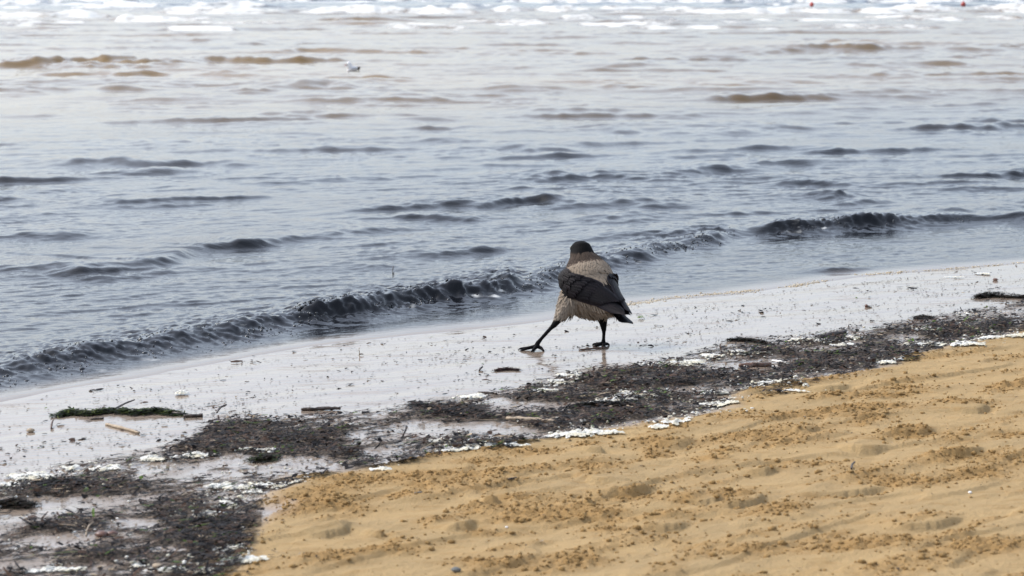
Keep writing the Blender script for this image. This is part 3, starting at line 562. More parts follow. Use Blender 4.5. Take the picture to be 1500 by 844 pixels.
zf = np.maximum(terrain(fx, fy), sea(fx, fy)[0]); rad = np.clip(r.lognormal(math.log(.0021), .6, len(fx)), .0008, .008)
o = lumps('foam_line', np.stack([fx, fy, zf], 1), rad, scum_material(), .4, 12); tag(o, 'thin yellowish line of foam bubbles edging the water on the wet sand', 'foam', kind='stuff')

# ------------------------------------------------------------------ sticks, bark, stones, weed
def tube(name, pts, rad, mat, parent=None, nseg=9, rough=.12, seed=0, flat=1.0, caps=True):
    """uneven tapered rod through pts (list of Vector, local), rad list"""
    r = np.random.default_rng(seed); P = np.array([p[:] for p in pts], float); n = len(P); m_ = max(6, 4*(n-1)+1)
    t = np.linspace(0, n-1, m_); Pi = np.stack([np.interp(t, range(n), P[:, i]) for i in range(3)], 1); ri = np.interp(t, range(n), rad)
    V = []; 
    for i in range(m_):
        d = Pi[min(i+1, m_-1)] - Pi[max(i-1, 0)]; d = Vector(d).normalized(); s = d.cross(Vector((0, 0, 1)))
        s = s.normalized() if s.length > 1e-4 else Vector((1, 0, 0)); u = s.cross(d)
        for j in range(nseg):
            a = 2*math.pi*j/nseg; k_ = ri[i]*(1 + r.normal(0, rough)); V.append(Vector(Pi[i]) + s*math.cos(a)*k_ + u*math.sin(a)*k_*flat)
    f = [((i*nseg+j), (i*nseg+(j+1) % nseg), ((i+1)*nseg+(j+1) % nseg), ((i+1)*nseg+j)) for i in range(m_-1) for j in range(nseg)]
    bm = bmesh.new(); vs = [bm.verts.new(v) for v in V]
    for q in f: bm.faces.new([vs[k_] for k_ in q])
    bm.faces.new(vs[:nseg][::-1]); bm.faces.new(vs[-nseg:])
    bmesh.ops.recalc_face_normals(bm, faces=bm.faces); me = bpy.data.meshes.new(name); bm.to_mesh(me); bm.free()
    for p_ in me.polygons: p_.use_smooth = len(p_.vertices) == 4
    return obj(name, me, mat, parent)
def stick(name, a, b, rpx, mat, label, cat, lift=(0, 0), bow=.06, flat=1.0, seed=0, taper=.7, rough=.14):
    """a rod lying on the ground between two pixels of the photograph; lift raises the ends (metres)"""
    A = at(*a); B = at(*b); rad = rpx/ppm(A.y); mid = (A+B)/2; d = B-A; sd = Vector((-d.y, d.x, 0))*bow
    A.z += lift[0] + rad*flat*.8; B.z += lift[1] + rad*flat*.8; mid = (A+B)/2 + sd
    o = tube(name, [A-A, (A*.65+B*.35)+sd*.8-A, (A*.3+B*.7)+sd-A, B-A], [rad*.75, rad, rad*.9, rad*taper], mat, None, 9, rough, seed, flat); o.location = A
    return tag(o, label, cat)
def pebble(name, px, py, wpx, hpx, mat, label, cat, seed=0, sub=2, rough=.18, depth=1.0):
    p = at(px, py); k_ = ppm(p.y); bm = bmesh.new(); bmesh.ops.create_icosphere(bm, subdivisions=sub, radius=1)
    co = np.array([v.co[:] for v in bm.verts]); nn = fbm(co[:, 0]*1.3 + seed, co[:, 1]*1.3 + co[:, 2]*1.7, seed, 3)
    for v, q in zip(bm.verts, nn):
        v.co *= 1 + rough*1.6*q; v.co.x *= .5*wpx/k_; v.co.y *= .45*wpx/k_*depth; v.co.z *= .5*hpx/k_
    me = bpy.data.meshes.new(name); bm.to_mesh(me); bm.free()
    for f in me.polygons: f.use_smooth = True
    o = obj(name, me, mat); o.location = p + Vector((0, 0, .38*hpx/k_)); return tag(o, label, cat)
def weed_clump(name, path, wpx, hpx, pig, label, cat, n=700, seed=0, length=.03, mound=True):
    """a heap of wet strands lying along a path of pixels: a low mound (part) and its loose strands (part)"""
    r = np.random.default_rng(seed); G = [at(*q) for q in path]; root = empty(name, G[0]); k_ = ppm(G[0].y); wd = .5*wpx/k_; ht = hpx/k_
    t = r.random(n)*(len(G)-1); px_ = np.interp(t, range(len(G)), [g.x for g in G]); py_ = np.interp(t, range(len(G)), [g.y for g in G])
    e = r.normal(0, .45, (n, 2)); env = np.exp(-(e**2).sum(1)*1.2); prof = np.interp(t, range(len(G)), [.55]+[1]*(len(G)-2)+[.35]) if len(G) > 2 else np.ones(n)
    x = px_ + e[:, 0]*wd*1.3; y = py_ + e[:, 1]*wd*1.8
    z = terrain(x, y) + ht*env*prof*r.random(n)**.6 + .002
    c = np.array(pig)[r.integers(0, len(pig), n)]*(.5 + r.random((n, 1)))
    P = np.stack([x, y, z], 1) - np.array(G[0][:])[None]
    o = flakes('strands', P, r.normal(.3, .9, n), r.normal(0, .16, n), length*r.uniform(.4, 1.3, n), length*.13*r.uniform(.5, 1.6, n), r.normal(0, .9, n), c, M_SCRAP, 4); o.parent = root; o['kind'] = 'stuff'
    rr = [wd*.20*(0.5 if i in (0, len(G)-1) and len(G) > 2 else 1) for i in range(len(G))]
    if len(G) == 1: G = [G[0] - Vector((wd*.6, 0, 0)), G[0] + Vector((wd*.6, 0, 0))]; rr = [wd*.5, wd*.4]; root.location = root.location
    core = tube('core', [g - root.location + Vector((0, 0, ht*.18)) for g in G], [max(q, .006) for q in rr], M_BARK, root, 10, .22, seed, min(1.0, ht*.55/max(rr)))
    return tag(root, label, cat)
DK = [(.012, .010, .009), (.03, .018, .012), (.018, .02, .012)]; GR = [(.035, .055, .012), (.016, .024, .01), (.012, .013, .009), (.012, .012, .01), (.08, .10, .02)]
weed_clump('green_algae', [(84, 611), (102, 606), (130, 609), (160, 604), (200, 607), (235, 604), (268, 609)], 17, 7, GR, 'long low heap of green stringy algae lying on the wet sand', 'algae', 1500, 2, .035)
weed_clump('seaweed_clump', [(2, 742), (22, 741), (46, 743)], 24, 13, DK, 'dark rounded seaweed clump on bare wet sand beside the creamy foam', 'seaweed', 600, 3)
weed_clump('seaweed_clump', [(373, 676), (388, 674), (400, 672)], 22, 9, DK + GR[:1], 'dark mossy lump of weed in the dense black wrack', 'seaweed', 500, 4)
weed_clump('seaweed_clump', [(1430, 437), (1445, 435), (1475, 436), (1520, 438)], 14, 8, DK, 'black seaweed strip lying alone on shining wet sand', 'seaweed', 800, 5)
weed_clump('seaweed_clump', [(1340, 468), (1352, 466), (1366, 467)], 12, 5, DK, 'small black weed knot at the seaward rim of the wrack', 'seaweed', 300, 6)
weed_clump('seaweed_clump', [(725, 544), (742, 542), (760, 543)], 10, 4, [(.02, .008, .007), (.035, .012, .009)], 'flat dark red weed scrap on wet sand below the crow', 'seaweed', 260, 7, .02)
weed_clump('seaweed_clump', [(1068, 500), (1085, 499), (1110, 502), (1132, 506)], 10, 5, DK, 'twiggy black weed tangle at the seaward edge of wrack', 'seaweed', 500, 8)
weed_clump('seaweed_clump', [(835, 598), (870, 595), (905, 596), (945, 597)], 14, 8, DK, 'thick black ridge of weed above a foam patch', 'seaweed', 900, 9)
weed_clump('seaweed_clump', [(605, 592), (620, 596), (640, 604), (670, 610)], 16, 6, DK, 'dark weed roll at the wet tip of the wrack', 'seaweed', 500, 10)
weed_clump('seaweed_clump', [(40, 712), (90, 708), (140, 711)], 22, 8, DK, 'long black weed heap edged by yellowish foam', 'seaweed', 900, 13)
weed_clump('seaweed_clump', [(270, 772), (290, 768), (310, 772)], 22, 9, DK, 'dark weed heap with a bluish scrap beside the sand edge', 'seaweed', 400, 14)
for i, (a, b) in enumerate([(940, 467), (425, 657), (497, 628), (97, 607), (965, 580), (780, 612), (1215, 498), (1180, 533)]):
    p = at(a, b); r = np.random.default_rng(300+i); n = 14
    o = flakes('green_leaf', np.stack([r.normal(0, .012, n), r.normal(0, .012, n), .004 + .006*r.random(n)], 1), r.uniform(0, 6.28, n), r.normal(0, .3, n), r.uniform(.01, .025, n), r.uniform(.004, .009, n), r.normal(0, .6, n), np.array([(.09, .16, .02)])*(.6 + .8*r.random((n, 1))), M_SCRAP)
    o.location = p; tag(o, 'small bright green weed scrap lying alone on wet sand' if i == 0 else 'small bright green weed scrap among the black wrack', 'seaweed', None if i == 0 else 'green scraps in the wrack')
stick('stick', (165, 604), (197, 592), 1.5, M_BARK, 'thin dark stick slanting up out of the green algae', 'stick', (.004, .012), .03, 1, 21)
stick('stick', (155, 623), (204, 636), 2.2, M_TAN, 'tan stick with a dark end lying in the wet shallows', 'stick', (.0, 0), .02, 1, 22)
stick('stick', (742, 617), (814, 622), 3.4, M_TAN, 'thick pale stick lying across the black wrack', 'stick', (.004, .004), .02, 1, 23, .8)
stick('stick', (848, 514), (886, 511), 1.8, M_BROWN, 'thin brown stick lying by the crow\'s standing foot', 'stick', (0, .002), .02, .8, 24)
stick('stick', (1131, 531), (1152, 534), 1.6, M_SHELL, 'short white stick beside a dark log of driftwood', 'stick', (.004, .004), .02, 1, 25)
stick('stick', (75, 629), (78, 622), 1.5, M_BROWN, 'stub of brown twig standing up from wet sand', 'stick', (0, .012), .02, 1, 26)
stick('stick', (318, 607), (332, 601), 1.6, M_BARK, 'forked black twig beside foam at the wrack rim', 'stick', (.003, .016), .1, 1, 27)
stick('stick', (126, 786), (137, 771), 1.4, M_TAN, 'pale twig leaning beside the brown stone', 'stick', (0, .01), .05, 1, 28)
stick('stick', (70, 772), (125, 776), 1.6, M_TAN, 'long straw coloured stalk half buried in dark wrack', 'stick', (.006, .006), .04, .8, 29)
stick('stick', (880, 573), (925, 571), 1.7, M_BROWN, 'reddish brown twig lying in the thick of the wrack', 'stick', (.006, .006), .04, 1, 30)
stick('stick', (700, 577), (728, 579), 1.7, M_BARK, 'slim black stick next to a foam smear', 'stick', (.002, .003), .05, 1, 33)
stick('stick', (262, 732), (285, 724), 2.6, M_TAN, 'stubby cream piece of stalk beside foam', 'stick', (.003, .006), .05, .8, 34)
stick('driftwood', (441, 602), (499, 601), 3.4, M_BARK, 'dark flat bark strip at the wet rim of the wrack', 'driftwood', (0, .002), .02, .8, 41, .8, .22)
stick('driftwood', (1082, 538), (1130, 537), 4.2, M_BROWN, 'short dark brown log lying on a clear wet patch', 'driftwood', (0, 0), .01, .85, 42, .95, .1)
stick('driftwood', (1202, 496), (1238, 490), 3.8, M_BARK, 'black chunk of driftwood resting at the top of the wrack', 'driftwood', (0, .004), .05, .8, 43, .9, .22)
stick('driftwood', (269, 612), (297, 611), 3.6, M_BARK, 'small black block of wood at the algae\'s thin end', 'driftwood', (0, 0), .02, .8, 44, .95, .2)
stick('driftwood', (133, 615), (152, 614), 2.2, M_BARK, 'little black chip just below the green algae', 'driftwood', (0, 0), .02, .7, 45, .9, .2)
stick('driftwood', (640, 605), (672, 602), 3, M_BARK, 'dark ragged bark piece where wrack meets clear sand', 'driftwood', (.002, .004), .05, .7, 46, .6, .25)
pebble('wood_chip', 45, 633, 14, 7, M_TAN, 'square tan chip of wood on the wet sand', 'wood chip', 3, 1, .1)
pebble('stone', 149, 786, 20, 10, M_STONE, 'reddish brown stone in the dark wrack', 'stone', 5); pebble('stone', 164, 785, 18, 9, M_STONE, 'smaller brown stone touching its twin', 'stone', 9)
pebble('stone', 668, 838, 15, 8, M_GREY, 'grey pebble half sunk in ochre sand', 'stone', 6); pebble('stone', 231, 832, 16, 8, M_TAN, 'ochre pebble among scraps of wrack', 'stone', 7)
pebble('shell', 742, 773, 5, 3, M_SHELL, 'tiny white shell on smooth sand', 'shell', 2, 2, .1); pebble('shell', 1421, 723, 6, 4, M_SHELL, 'tiny white shell among crumbs of sand', 'shell', 4, 2, .1)
stick('wood_chip', (744, 709), (757, 704), 1.8, M_BARK, 'black splinter lying on the smooth ochre sand', 'wood chip', (0, .003), .05, .7, 51)
stick('wood_chip', (607, 728), (618, 731), 1.6, M_GREY, 'grey splinter among loose sand crumbs', 'wood chip', (0, .002), .05, .7, 52)
stick('wood_chip', (702, 544), (707, 541), 1.6, M_BARK, 'tiny black chip next to dark red weed', 'wood chip', (0, .006), .05, .9, 53)
stick('wood_chip', (1247, 688), (1252, 683), 1.7, M_BARK, 'black splinter standing up from ochre sand', 'wood chip', (0, .01), .05, .9, 54)
pebble('pebble', 1269, 450, 5, 5, M_STONE, 'small dark pebble alone on the shining swash', 'pebble', 12, 2, .1); pebble('pebble', 1458, 411, 8, 4, M_STONE, 'little dark pebble near the foam line', 'pebble', 14, 2, .1)
# a sprouting twig in the swash, and a reed standing in the water
p = at(526, 521); k_ = ppm(p.y); t = empty('sprig', p); tag(t, 'little dry sprig standing in the thin swash', 'twig')
tube('stem', [Vector((0, 0, -.002)), Vector((.002, 0, .012)), Vector((-.001, 0, .024))], [.0022, .002, .001], M_TAN, t, 7); tube('side_shoot', [Vector((0, 0, .004)), Vector((.008, -.003, .007)), Vector((.018, -.004, .006))], [.002, .0025, .001], M_BARK, t, 7)
gx, gy = ground(576, 405, 0.0); t = empty('reed', (float(gx), float(gy), 0)); tag(t, 'thin dark reed tip poking up out of the rippled water', 'reed')
tube('stalk', [Vector((.001, 0, -.05)), Vector((0, 0, .0)), Vector((-.003, 0, .028)), Vector((.002, 0, .05))], [.0025, .0028, .0022, .0012], M_BARK, t, 7); tube('leaf', [Vector((.0, 0, .0)), Vector((.004, 0, .012)), Vector((.003, 0, .024))], [.002, .0016, .0008], M_BARK, t, 6)

# ------------------------------------------------------------------ the crow
crow = empty('crow', at(883, 508)); tag(crow, 'hooded crow with black head, grey body and black wings striding on wet sand', 'crow')
#        centre x, y, z (right, away, up from its standing foot), half width, back, belly
SEC = np.array([(.090, -.165, .130, .024, .008, .006), (.068, -.125, .146, .034, .013, .010), (.044, -.090, .162, .048, .024, .02), (.016, -.055, .179, .060, .044, .045), (-.014, -.018, .198, .084, .064, .065), (-.043, .020, .222, .103, .078, .080),
                (-.057, .048, .253, .108, .082, .085), (-.062, .070, .284, .096, .073, .075), (-.070, .086, .313, .072, .058, .058), (-.077, .098, .339, .053, .048, .047), (-.082, .110, .363, .0435, .044, .045), (-.085, .118, .383, .036, .037, .036), (-.086, .122, .396, .020, .02, .02)])
HD = Vector((-.50, .866, 0)); SIDE = Vector((-.866, -.50, 0))          # heading, and the bird's left
ti = np.linspace(0, len(SEC)-1, 97)
def cr(i, t):
    k0 = int(min(max(math.floor(t), 0), len(SEC)-2)); f = t - k0; p = [SEC[min(max(k0+j, 0), len(SEC)-1), i] for j in (-1, 0, 1, 2)]
    return .5*((2*p[1]) + (-p[0]+p[2])*f + (2*p[0]-5*p[1]+4*p[2]-p[3])*f*f + (-p[0]+3*p[1]-3*p[2]+p[3])*f**3)
def frame(t):
    c = Vector([cr(i, t) for i in range(3)]); e = .05; a = Vector([cr(i, min(t+e, len(SEC)-1.001)) for i in range(3)]) - Vector([cr(i, max(t-e, 0)) for i in range(3)]); a.normalize()
    s = (SIDE - a*SIDE.dot(a)).normalized(); u = s.cross(a) if s.cross(a).z > 0 else a.cross(s); return c, a, s, u
def hull(t, ph, off=0.0):
    c, a, s, u = frame(t); rl = cr(3, t); rd = cr(4, t) if math.cos(ph) >= 0 else cr(5, t)
    p = c + s*math.sin(ph)*rl + u*math.cos(ph)*rd; nrm = (s*math.sin(ph)/max(rl, .004) + u*math.cos(ph)/max(rd, .004)).normalized()
    tan = (s*math.cos(ph)*rl - u*math.sin(ph)*rd).normalized(); return p + nrm*off, nrm, tan
def blob(bm, p, rx, ry=None, rz=None):
    ry = ry or rx; rz = rz or rx; bmesh.ops.create_icosphere(bm, subdivisions=2 if rx < .02 else 3, radius=1, matrix=Matrix.Translation(p) @ Matrix.Diagonal((rx, ry, rz, 1)))
def chain(bm, pts, n=10):
    for (p, r0), (q, r1) in zip(pts[:-1], pts[1:]):
        p = Vector(p); q = Vector(q); m_ = max(3, int((q-p).length/(.45*min(r0, r1)))+1)
        for i in range(m_+1): f = i/m_; blob(bm, p.lerp(q, f), r0 + (r1-r0)*f)
bm = bmesh.new(); rings = []
for t in np.linspace(2, len(SEC)-1, 56): rings.append([bm.verts.new(hull(t, 2*math.pi*j/28)[0]) for j in range(28)])
for a, b in zip(rings[:-1], rings[1:]):
    for j in range(28): bm.faces.new((a[j], a[(j+1) % 28], b[(j+1) % 28], b[j]))
bm.faces.new(rings[0][::-1]); bm.faces.new(rings[-1])
blob(bm, Vector((-.055, .035, .192)), .092, .085, .080); blob(bm, Vector((-.015, -.005, .168)), .062, .06, .052)       # breast and belly
LF = Vector((-.256, -.096, .0)); LH = (-.190, -.062, .094)
chain(bm, [((-.115, .005, .20), .050), ((-.140, -.015, .160), .038), ((-.160, -.035, .132), .024), ((-.176, -.050, .110), .0145), (LH, .0118)])
chain(bm, [(LH, .0105), ((-.205, -.068, .080), .0078), ((-.240, -.088, .044), .0070), ((-.252, -.094, .030), .0090), ((-.258, -.096, .017), .0105)])
for tip in [((-.285, -.085, .009), (-.318, -.080, .005)), ((-.285, -.105, .012), (-.312, -.115, .005)), ((-.268, -.122, .009), (-.276, -.146, .004)), ((-.240, -.104, .010), (-.232, -.124, .004))]:
    chain(bm, [((-.256, -.096, .017), .0085), (tip[0], .0068), (tip[1], .0046), (tuple(Vector(tip[1]) + (Vector(tip[1])-Vector(tip[0])).normalized()*.012 - Vector((0, 0, .003))), .0014)])
chain(bm, [((-.012, .0, .150), .040), ((-.004, .0, .118), .023), ((.001, .0, .096), .0165), ((.003, .002, .076), .0120), ((.004, .004, .066), .0098)])
chain(bm, [((.004, .004, .068), .0098), ((.004, .003, .052), .0070), ((.003, .0, .030), .0068), ((.002, 0, .014), .0100)])
for tip in [((-.018, .022, .008), (-.034, .042, .004)), ((.002, .030, .008), (.0, .055, .004)), ((.016, .018, .008), (.024, .036, .004)), ((.004, -.020, .009), (.006, -.036, .004)), ((-.016, -.006, .008), (-.030, -.008, .004))][:5]:
    chain(bm, [((.002, 0, .013), .0078), (tip[0], .0064), (tip[1], .0044), (tuple(Vector(tip[1]) + (Vector(tip[1])-Vector(tip[0])).normalized()*.010 - Vector((0, 0, .003))), .0014)])
chain(bm, [((-.092, .150, .372), .016), ((-.104, .174, .368), .012), ((-.116, .196, .362), .007), ((-.122, .206, .358), .003)])   # bill, pointing out to sea
me = bpy.data.meshes.new('body'); bm.to_mesh(me); bm.free(); tmp = bpy.data.objects.new('tmp', me); C.objects.link(tmp)
md = tmp.modifiers.new('r', 'REMESH'); md.mode = 'VOXEL'; md.voxel_size = .0017; md2 = tmp.modifiers.new('s', 'SMOOTH'); md2.factor = .5; md2.iterations = 4
dg = bpy.context.evaluated_depsgraph_get(); me2 = bpy.data.meshes.new_from_object(tmp.evaluated_get(dg)); bpy.data.objects.remove(tmp); me2.name = 'body'
co = np.zeros(len(me2.vertices)*3, np.float32); me2.vertices.foreach_get('co', co); co = co.reshape(-1, 3); x, y, z = co.T
BE = np.array([.27, .215, .16]); BK = np.array([.0032, .003, .0034]); NK = np.array([.050, .036, .027]); BL = np.array([.30, .245, .19])
nz = fbm(x*60 + y*40, z*60, 5, 3); nf = fbm(x*160+y*90, z*60, 6, 2)
col = BE[None]*(.95 + .5*nf[:, None])
lowm = sstep(.2, .14, z); col = col*(1-lowm[:, None]) + BL*(.9+.5*nf[:, None])*lowm[:, None]
k1 = sstep(.318, .338, z + .014*nz)[:, None]; col = col*(1-k1) + NK*(1+.6*nf[:, None])*k1; k2 = sstep(.348, .360, z + .006*nz)[:, None]; col = col*(1-k2) + BK*k2
legl = sstep(.122, .108, z + .006*nz)*sstep(-.145, -.155, x); legr = sstep(.128, .118, z + .006*nz)*(x > -.06)*(np.abs(y) < .075); kl = np.maximum(legl, legr)[:, None]; col = col*(1-kl) + BK*kl
# dark under the wings
ax = np.array([[cr(i, t) for i in range(3)] for t in np.linspace(0, 8, 60)]); tt = np.linspace(0, 8, 60); dmin = ((co[::1, None, :] - ax[None])**2).sum(2).argmin(1); tp = tt[dmin]
cu = (co - ax[dmin]); fr = np.array([[*frame(t)[2], *frame(t)[3]] for t in tt])[dmin]; ph = np.degrees(np.abs(np.arctan2((cu*fr[:, :3]).sum(1), (cu*fr[:, 3:]).sum(1))))
inner = np.interp(tp, [0, 2, 4, 5, 6, 6.6, 7.2], [0, 0, 12, 34, 58, 76, 95]); outer = np.interp(tp, [0, 2, 4, 6, 7, 7.6], [70, 85, 96, 104, 100, 90]); wm = (ph > inner) & (ph < outer) & (tp < 6.8) & (z > .12); col[wm] = BK*1.2
at_ = me2.attributes.new('pig', 'FLOAT_COLOR', 'POINT'); at_.data.foreach_set('color', np.concatenate([col, np.ones((len(col), 1))], 1).astype(np.float32).ravel())
for f in me2.polygons: f.use_smooth = True
def plume_material(name, c1, c2, rough, sheen=0.0):
    m = NM(name); v = m.coord(); oi = m.n('ShaderNodeObjectInfo'); n = m.noise(90, v, 3); c = m.attr('pig', True)
    b = m.noise(900, v, 2); m.p(Base_Color=m.mix(m.math('MULTIPLY', n, .4), c, m.mix(.6, c, (.004, .004, .004))), Roughness=rough, Specular_IOR_Level=.09, Sheen_Weight=sheen, Sheen_Roughness=.4, Normal=m.bump(b, .35, .002)); return m.m
M_BODY = plume_material('body_plumage', None, None, .72); M_QUILL = plume_material('black_feathers', None, None, .46); M_SOFT = plume_material('soft_feathers', None, None, .8, .1)
obj('body', me2, M_BODY, crow)
def feather(base, mid, tip, nb, tanv, wd, col, edge=1.25, round_=.55, nl=7):
    """one vane as arrays: three points along the shaft, its side vector and normal"""
    V = []; Cc = []
    for i in range(nl):
        s = i/(nl-1); p = base*(1-s)**2 + mid*2*s*(1-s) + tip*s*s
        w = wd*(.45 + .55*min(1, s*2.6))*(math.sqrt(max(0, 1 - max(0, (s-round_)/(1-round_))**2.2)) if s > round_ else 1)
        for j in (-1, -.5, 0, .5, 1):
            V.append(p + tanv*(w*j) - nb*(abs(j)**2*w*.22) + nb*(.0006 if j == 0 else 0)); Cc.append(col*(1.0 if abs(j) < .9 else edge))
    f = [(i*5+j, i*5+j+1, (i+1)*5+j+1, (i+1)*5+j) for i in range(nl-1) for j in range(4)]
    return np.array([v[:] for v in V]), np.array(f), np.array(Cc)
def join(name, parts, mat, parent, kind=None):
    V = []; F_ = []; Cc = []; k_ = 0
    for v, f, c in parts: V.append(v); F_.append(f + k_); Cc.append(c); k_ += len(v)
    o = obj(name, mesh_np(name, np.concatenate(V), [np.concatenate(F_)], {'pig': np.concatenate(Cc)}), mat, parent)
    if kind: o['kind'] = kind
    return o
def onhull(t0, t1, p0, p1, o0, o1, wd, col, **kw):
    b, n0, _ = hull(t0, p0, o0); m_, n1, t_ = hull((t0+t1)/2, (p0+p1)/2, (o0*1.0+o1)/2 + .001); e, n2, _ = hull(t1, p1, o1)
    mid = m_*2 - (b+e)/2; return feather(b, mid, e, n1, t_, wd, col, **kw)
rf = np.random.default_rng(44)
def wing_phi(t, p):
    a = np.interp(t, [0, 2, 4, 5, 6, 6.6, 7.2], [-4, 2, 14, 34, 56, 72, 88]); b = np.interp(t, [0, 2, 4, 6, 7, 7.6], [66, 84, 96, 106, 104, 100]); return R(a + (b-a)*p)
BQ = np.array([.0058, .0053, .0066])
for sg, nm in ((1, 'left'), (-1, 'right')):
    g = lambda t, p: sg*wing_phi(t, p)
    # the wing's shell carries its feathers
    V = [hull(t, g(t, p), .0035*min(1, 4*p+.2))[0][:] for t in np.linspace(1.0, 6.75, 30) for p in np.linspace(.02, .98, 14)]
    wing = obj('wing', mesh_np('wing', V, [grid_faces(30, 14)], {'pig': np.repeat(BQ[None], 30*14, 0)}), M_QUILL, crow)
    jc = lambda: BQ*(.75 + .6*rf.random())*np.array([1.0 + .25*rf.random(), 1, 1])
    for i in range(7):
        p = .30 + .66*i/6; v, f, c = onhull(3.0, .05 + .20*abs(i-2), g(3.0, p), g(.4, p*.9), .0045+.0009*(6-i), .0060+.0014*(6-i), .0115, jc(), round_=.7, edge=2.8); join('primary_feather', [(v, f, c)], M_QUILL, wing)
    for i in range(8):
        p = .06 + .86*i/7; v, f, c = onhull(4.7, 1.5 + .12*i, g(4.7, p), g(1.6, p*.96), .0075, .0105+.0016*(7-i), .0145, jc(), edge=3.4); join('secondary_feather', [(v, f, c)], M_QUILL, wing)
    cv = []
    for row, (tb, tl, num, wd, of) in enumerate([(4.9, 1.5, 8, .0155, .0125), (5.5, 1.3, 9, .0140, .0150), (6.0, 1.1, 9, .0125, .0165), (6.45, 1.0, 9, .0115, .0170), (6.8, .85, 8, .0100, .0160)]):
        for i in range(num):
            p = .05 + .92*(i + .5*(row % 2))/num + rf.normal(0, .012); tb_ = tb + rf.normal(0, .06)
            cv.append(onhull(tb_, tb_-tl, g(tb_, p), g(tb_-tl, p), of-.006, of, wd, jc(), edge=3.2, round_=.5))
    o = join('covert_feathers', cv, M_QUILL, wing); o['kind'] = 'stuff'
# tail
tail = obj('tail', mesh_np('tail', [hull(t, p, 0)[0][:] for t in np.linspace(.5, 2.6, 8) for p in np.linspace(-1.3, 1.3, 9)], [grid_faces(8, 9)], {'pig': np.repeat(BQ[None], 72, 0)}), M_QUILL, crow)
base = Vector((.045, -.085, .150)); axd = (Vector((.122, -.190, .092)) - base); sdv = Vector((.866, .5, 0))
for i in range(8):
    f_ = (i-3.5)/3.5; tip = base + axd*(.66 - .07*abs(f_)) + Vector((0, 0, .006)) + sdv*.024*f_ - Vector((0, 0, .002*abs(f_)*3 + .0012*i)); v, f, c = feather(base + sdv*.012*f_, (base+tip)/2 + Vector((0, 0, .004)), tip, Vector((0, 0, 1)), sdv, .0125, BQ*(.8+.5*rf.random()), round_=.75); join('tail_feather', [(v, f, c)], M_QUILL, tail)
# small overlapping feathers: mantle, neck, then shaggy flanks and belly
mf = []
for tb in np.arange(2.6, 8.7, .16):
    lim = np.interp(tb, [2, 4, 5, 6, 7, 7.6, 8.2, 9], [12, 26, 46, 68, 95, 125, 155, 180]); st = max(5, 16 - tb*.9)
    for ph_ in np.arange(-lim, lim + .1, st):
        ph2 = R(ph_ + rf.normal(0, 2.2)); t0 = tb + .35 + rf.normal(0, .05); c = BE*(.93 + .14*rf.random())
        if tb > 7.7: c = NK*(.8+.6*rf.random())*(1 if tb > 8.0 else 1.9)
        if tb < 3.9: c = BQ*1.6
        mf.append(onhull(t0, t0-.85, ph2, ph2*1.0, .001, .0055, .0085 if tb < 7.6 else .006, c, edge=1.0, round_=.4, nl=5))
join('mantle_feathers', mf, M_SOFT, crow, 'stuff')
from mathutils.bvhtree import BVHTree
bv = BVHTree.FromPolygons([v.co for v in me2.vertices], [tuple(p.vertices) for p in me2.polygons])
bf = []; tries = 0
while len(bf) < 1500 and tries < 60000:
    tries += 1; p = Vector((rf.uniform(-.21, .06), rf.uniform(-.11, .14), rf.uniform(.095, .30))); q, nrm, _, d_ = bv.find_nearest(p)
    if d_ is None or d_ > .03: continue
    legz = sstep(-.13, -.15, np.array(q.x))*1.0
    if q.z < (.116 if q.x < -.14 else (.128 if q.x > -.03 else .104)): continue
    i_ = int(np.argmin(((ax - np.array(q[:]))**2).sum(1))); t_ = tt[i_]; c_, a_v, s_v, u_v = frame(t_); dv = q - c_; ang = abs(math.degrees(math.atan2(dv.dot(s_v), dv.dot(u_v))))
    if ang < np.interp(t_, [0, 2, 4, 6, 7, 7.6], [80, 88, 96, 104, 100, 85]) - 4: continue
    dn = Vector((.25, -.35, -1.0)) if q.x > -.13 else Vector((-.45, -.35, -1)); dn = (dn - nrm*dn.dot(nrm)*.85).normalized(); ln_ = rf.uniform(.018, .036)*(1 if q.x > -.14 else .6)
    sv = nrm.cross(dn).normalized(); c = BL*(.75 + .4*rf.random()); b = q - nrm*.001; e = q + dn*ln_ + nrm*rf.uniform(.001, .005)
    bf.append(feather(b, (b+e)/2 + nrm*.002, e, nrm, sv, rf.uniform(.002, .0048), c, edge=.85, round_=.3, nl=4))
join('belly_feathers', bf, M_SOFT, crow, 'stuff')
obj_eye = None
for s_ in (-1, 1):
    q, nrm, _, d_ = bv.find_nearest(Vector((-.086, .125, .378)) + SIDE*.04*s_ + HD*.022); bm = bmesh.new(); bmesh.ops.create_icosphere(bm, subdivisions=2, radius=.005); me = bpy.data.meshes.new('eye'); bm.to_mesh(me); bm.free()
    o = obj('eye', me, simple('eye_black', (.006, .005, .005), (.01, .008, .008), 10, .1), crow) if s_ < 0 else obj('eye', me, bpy.data.materials['eye_black'], crow); o.location = q

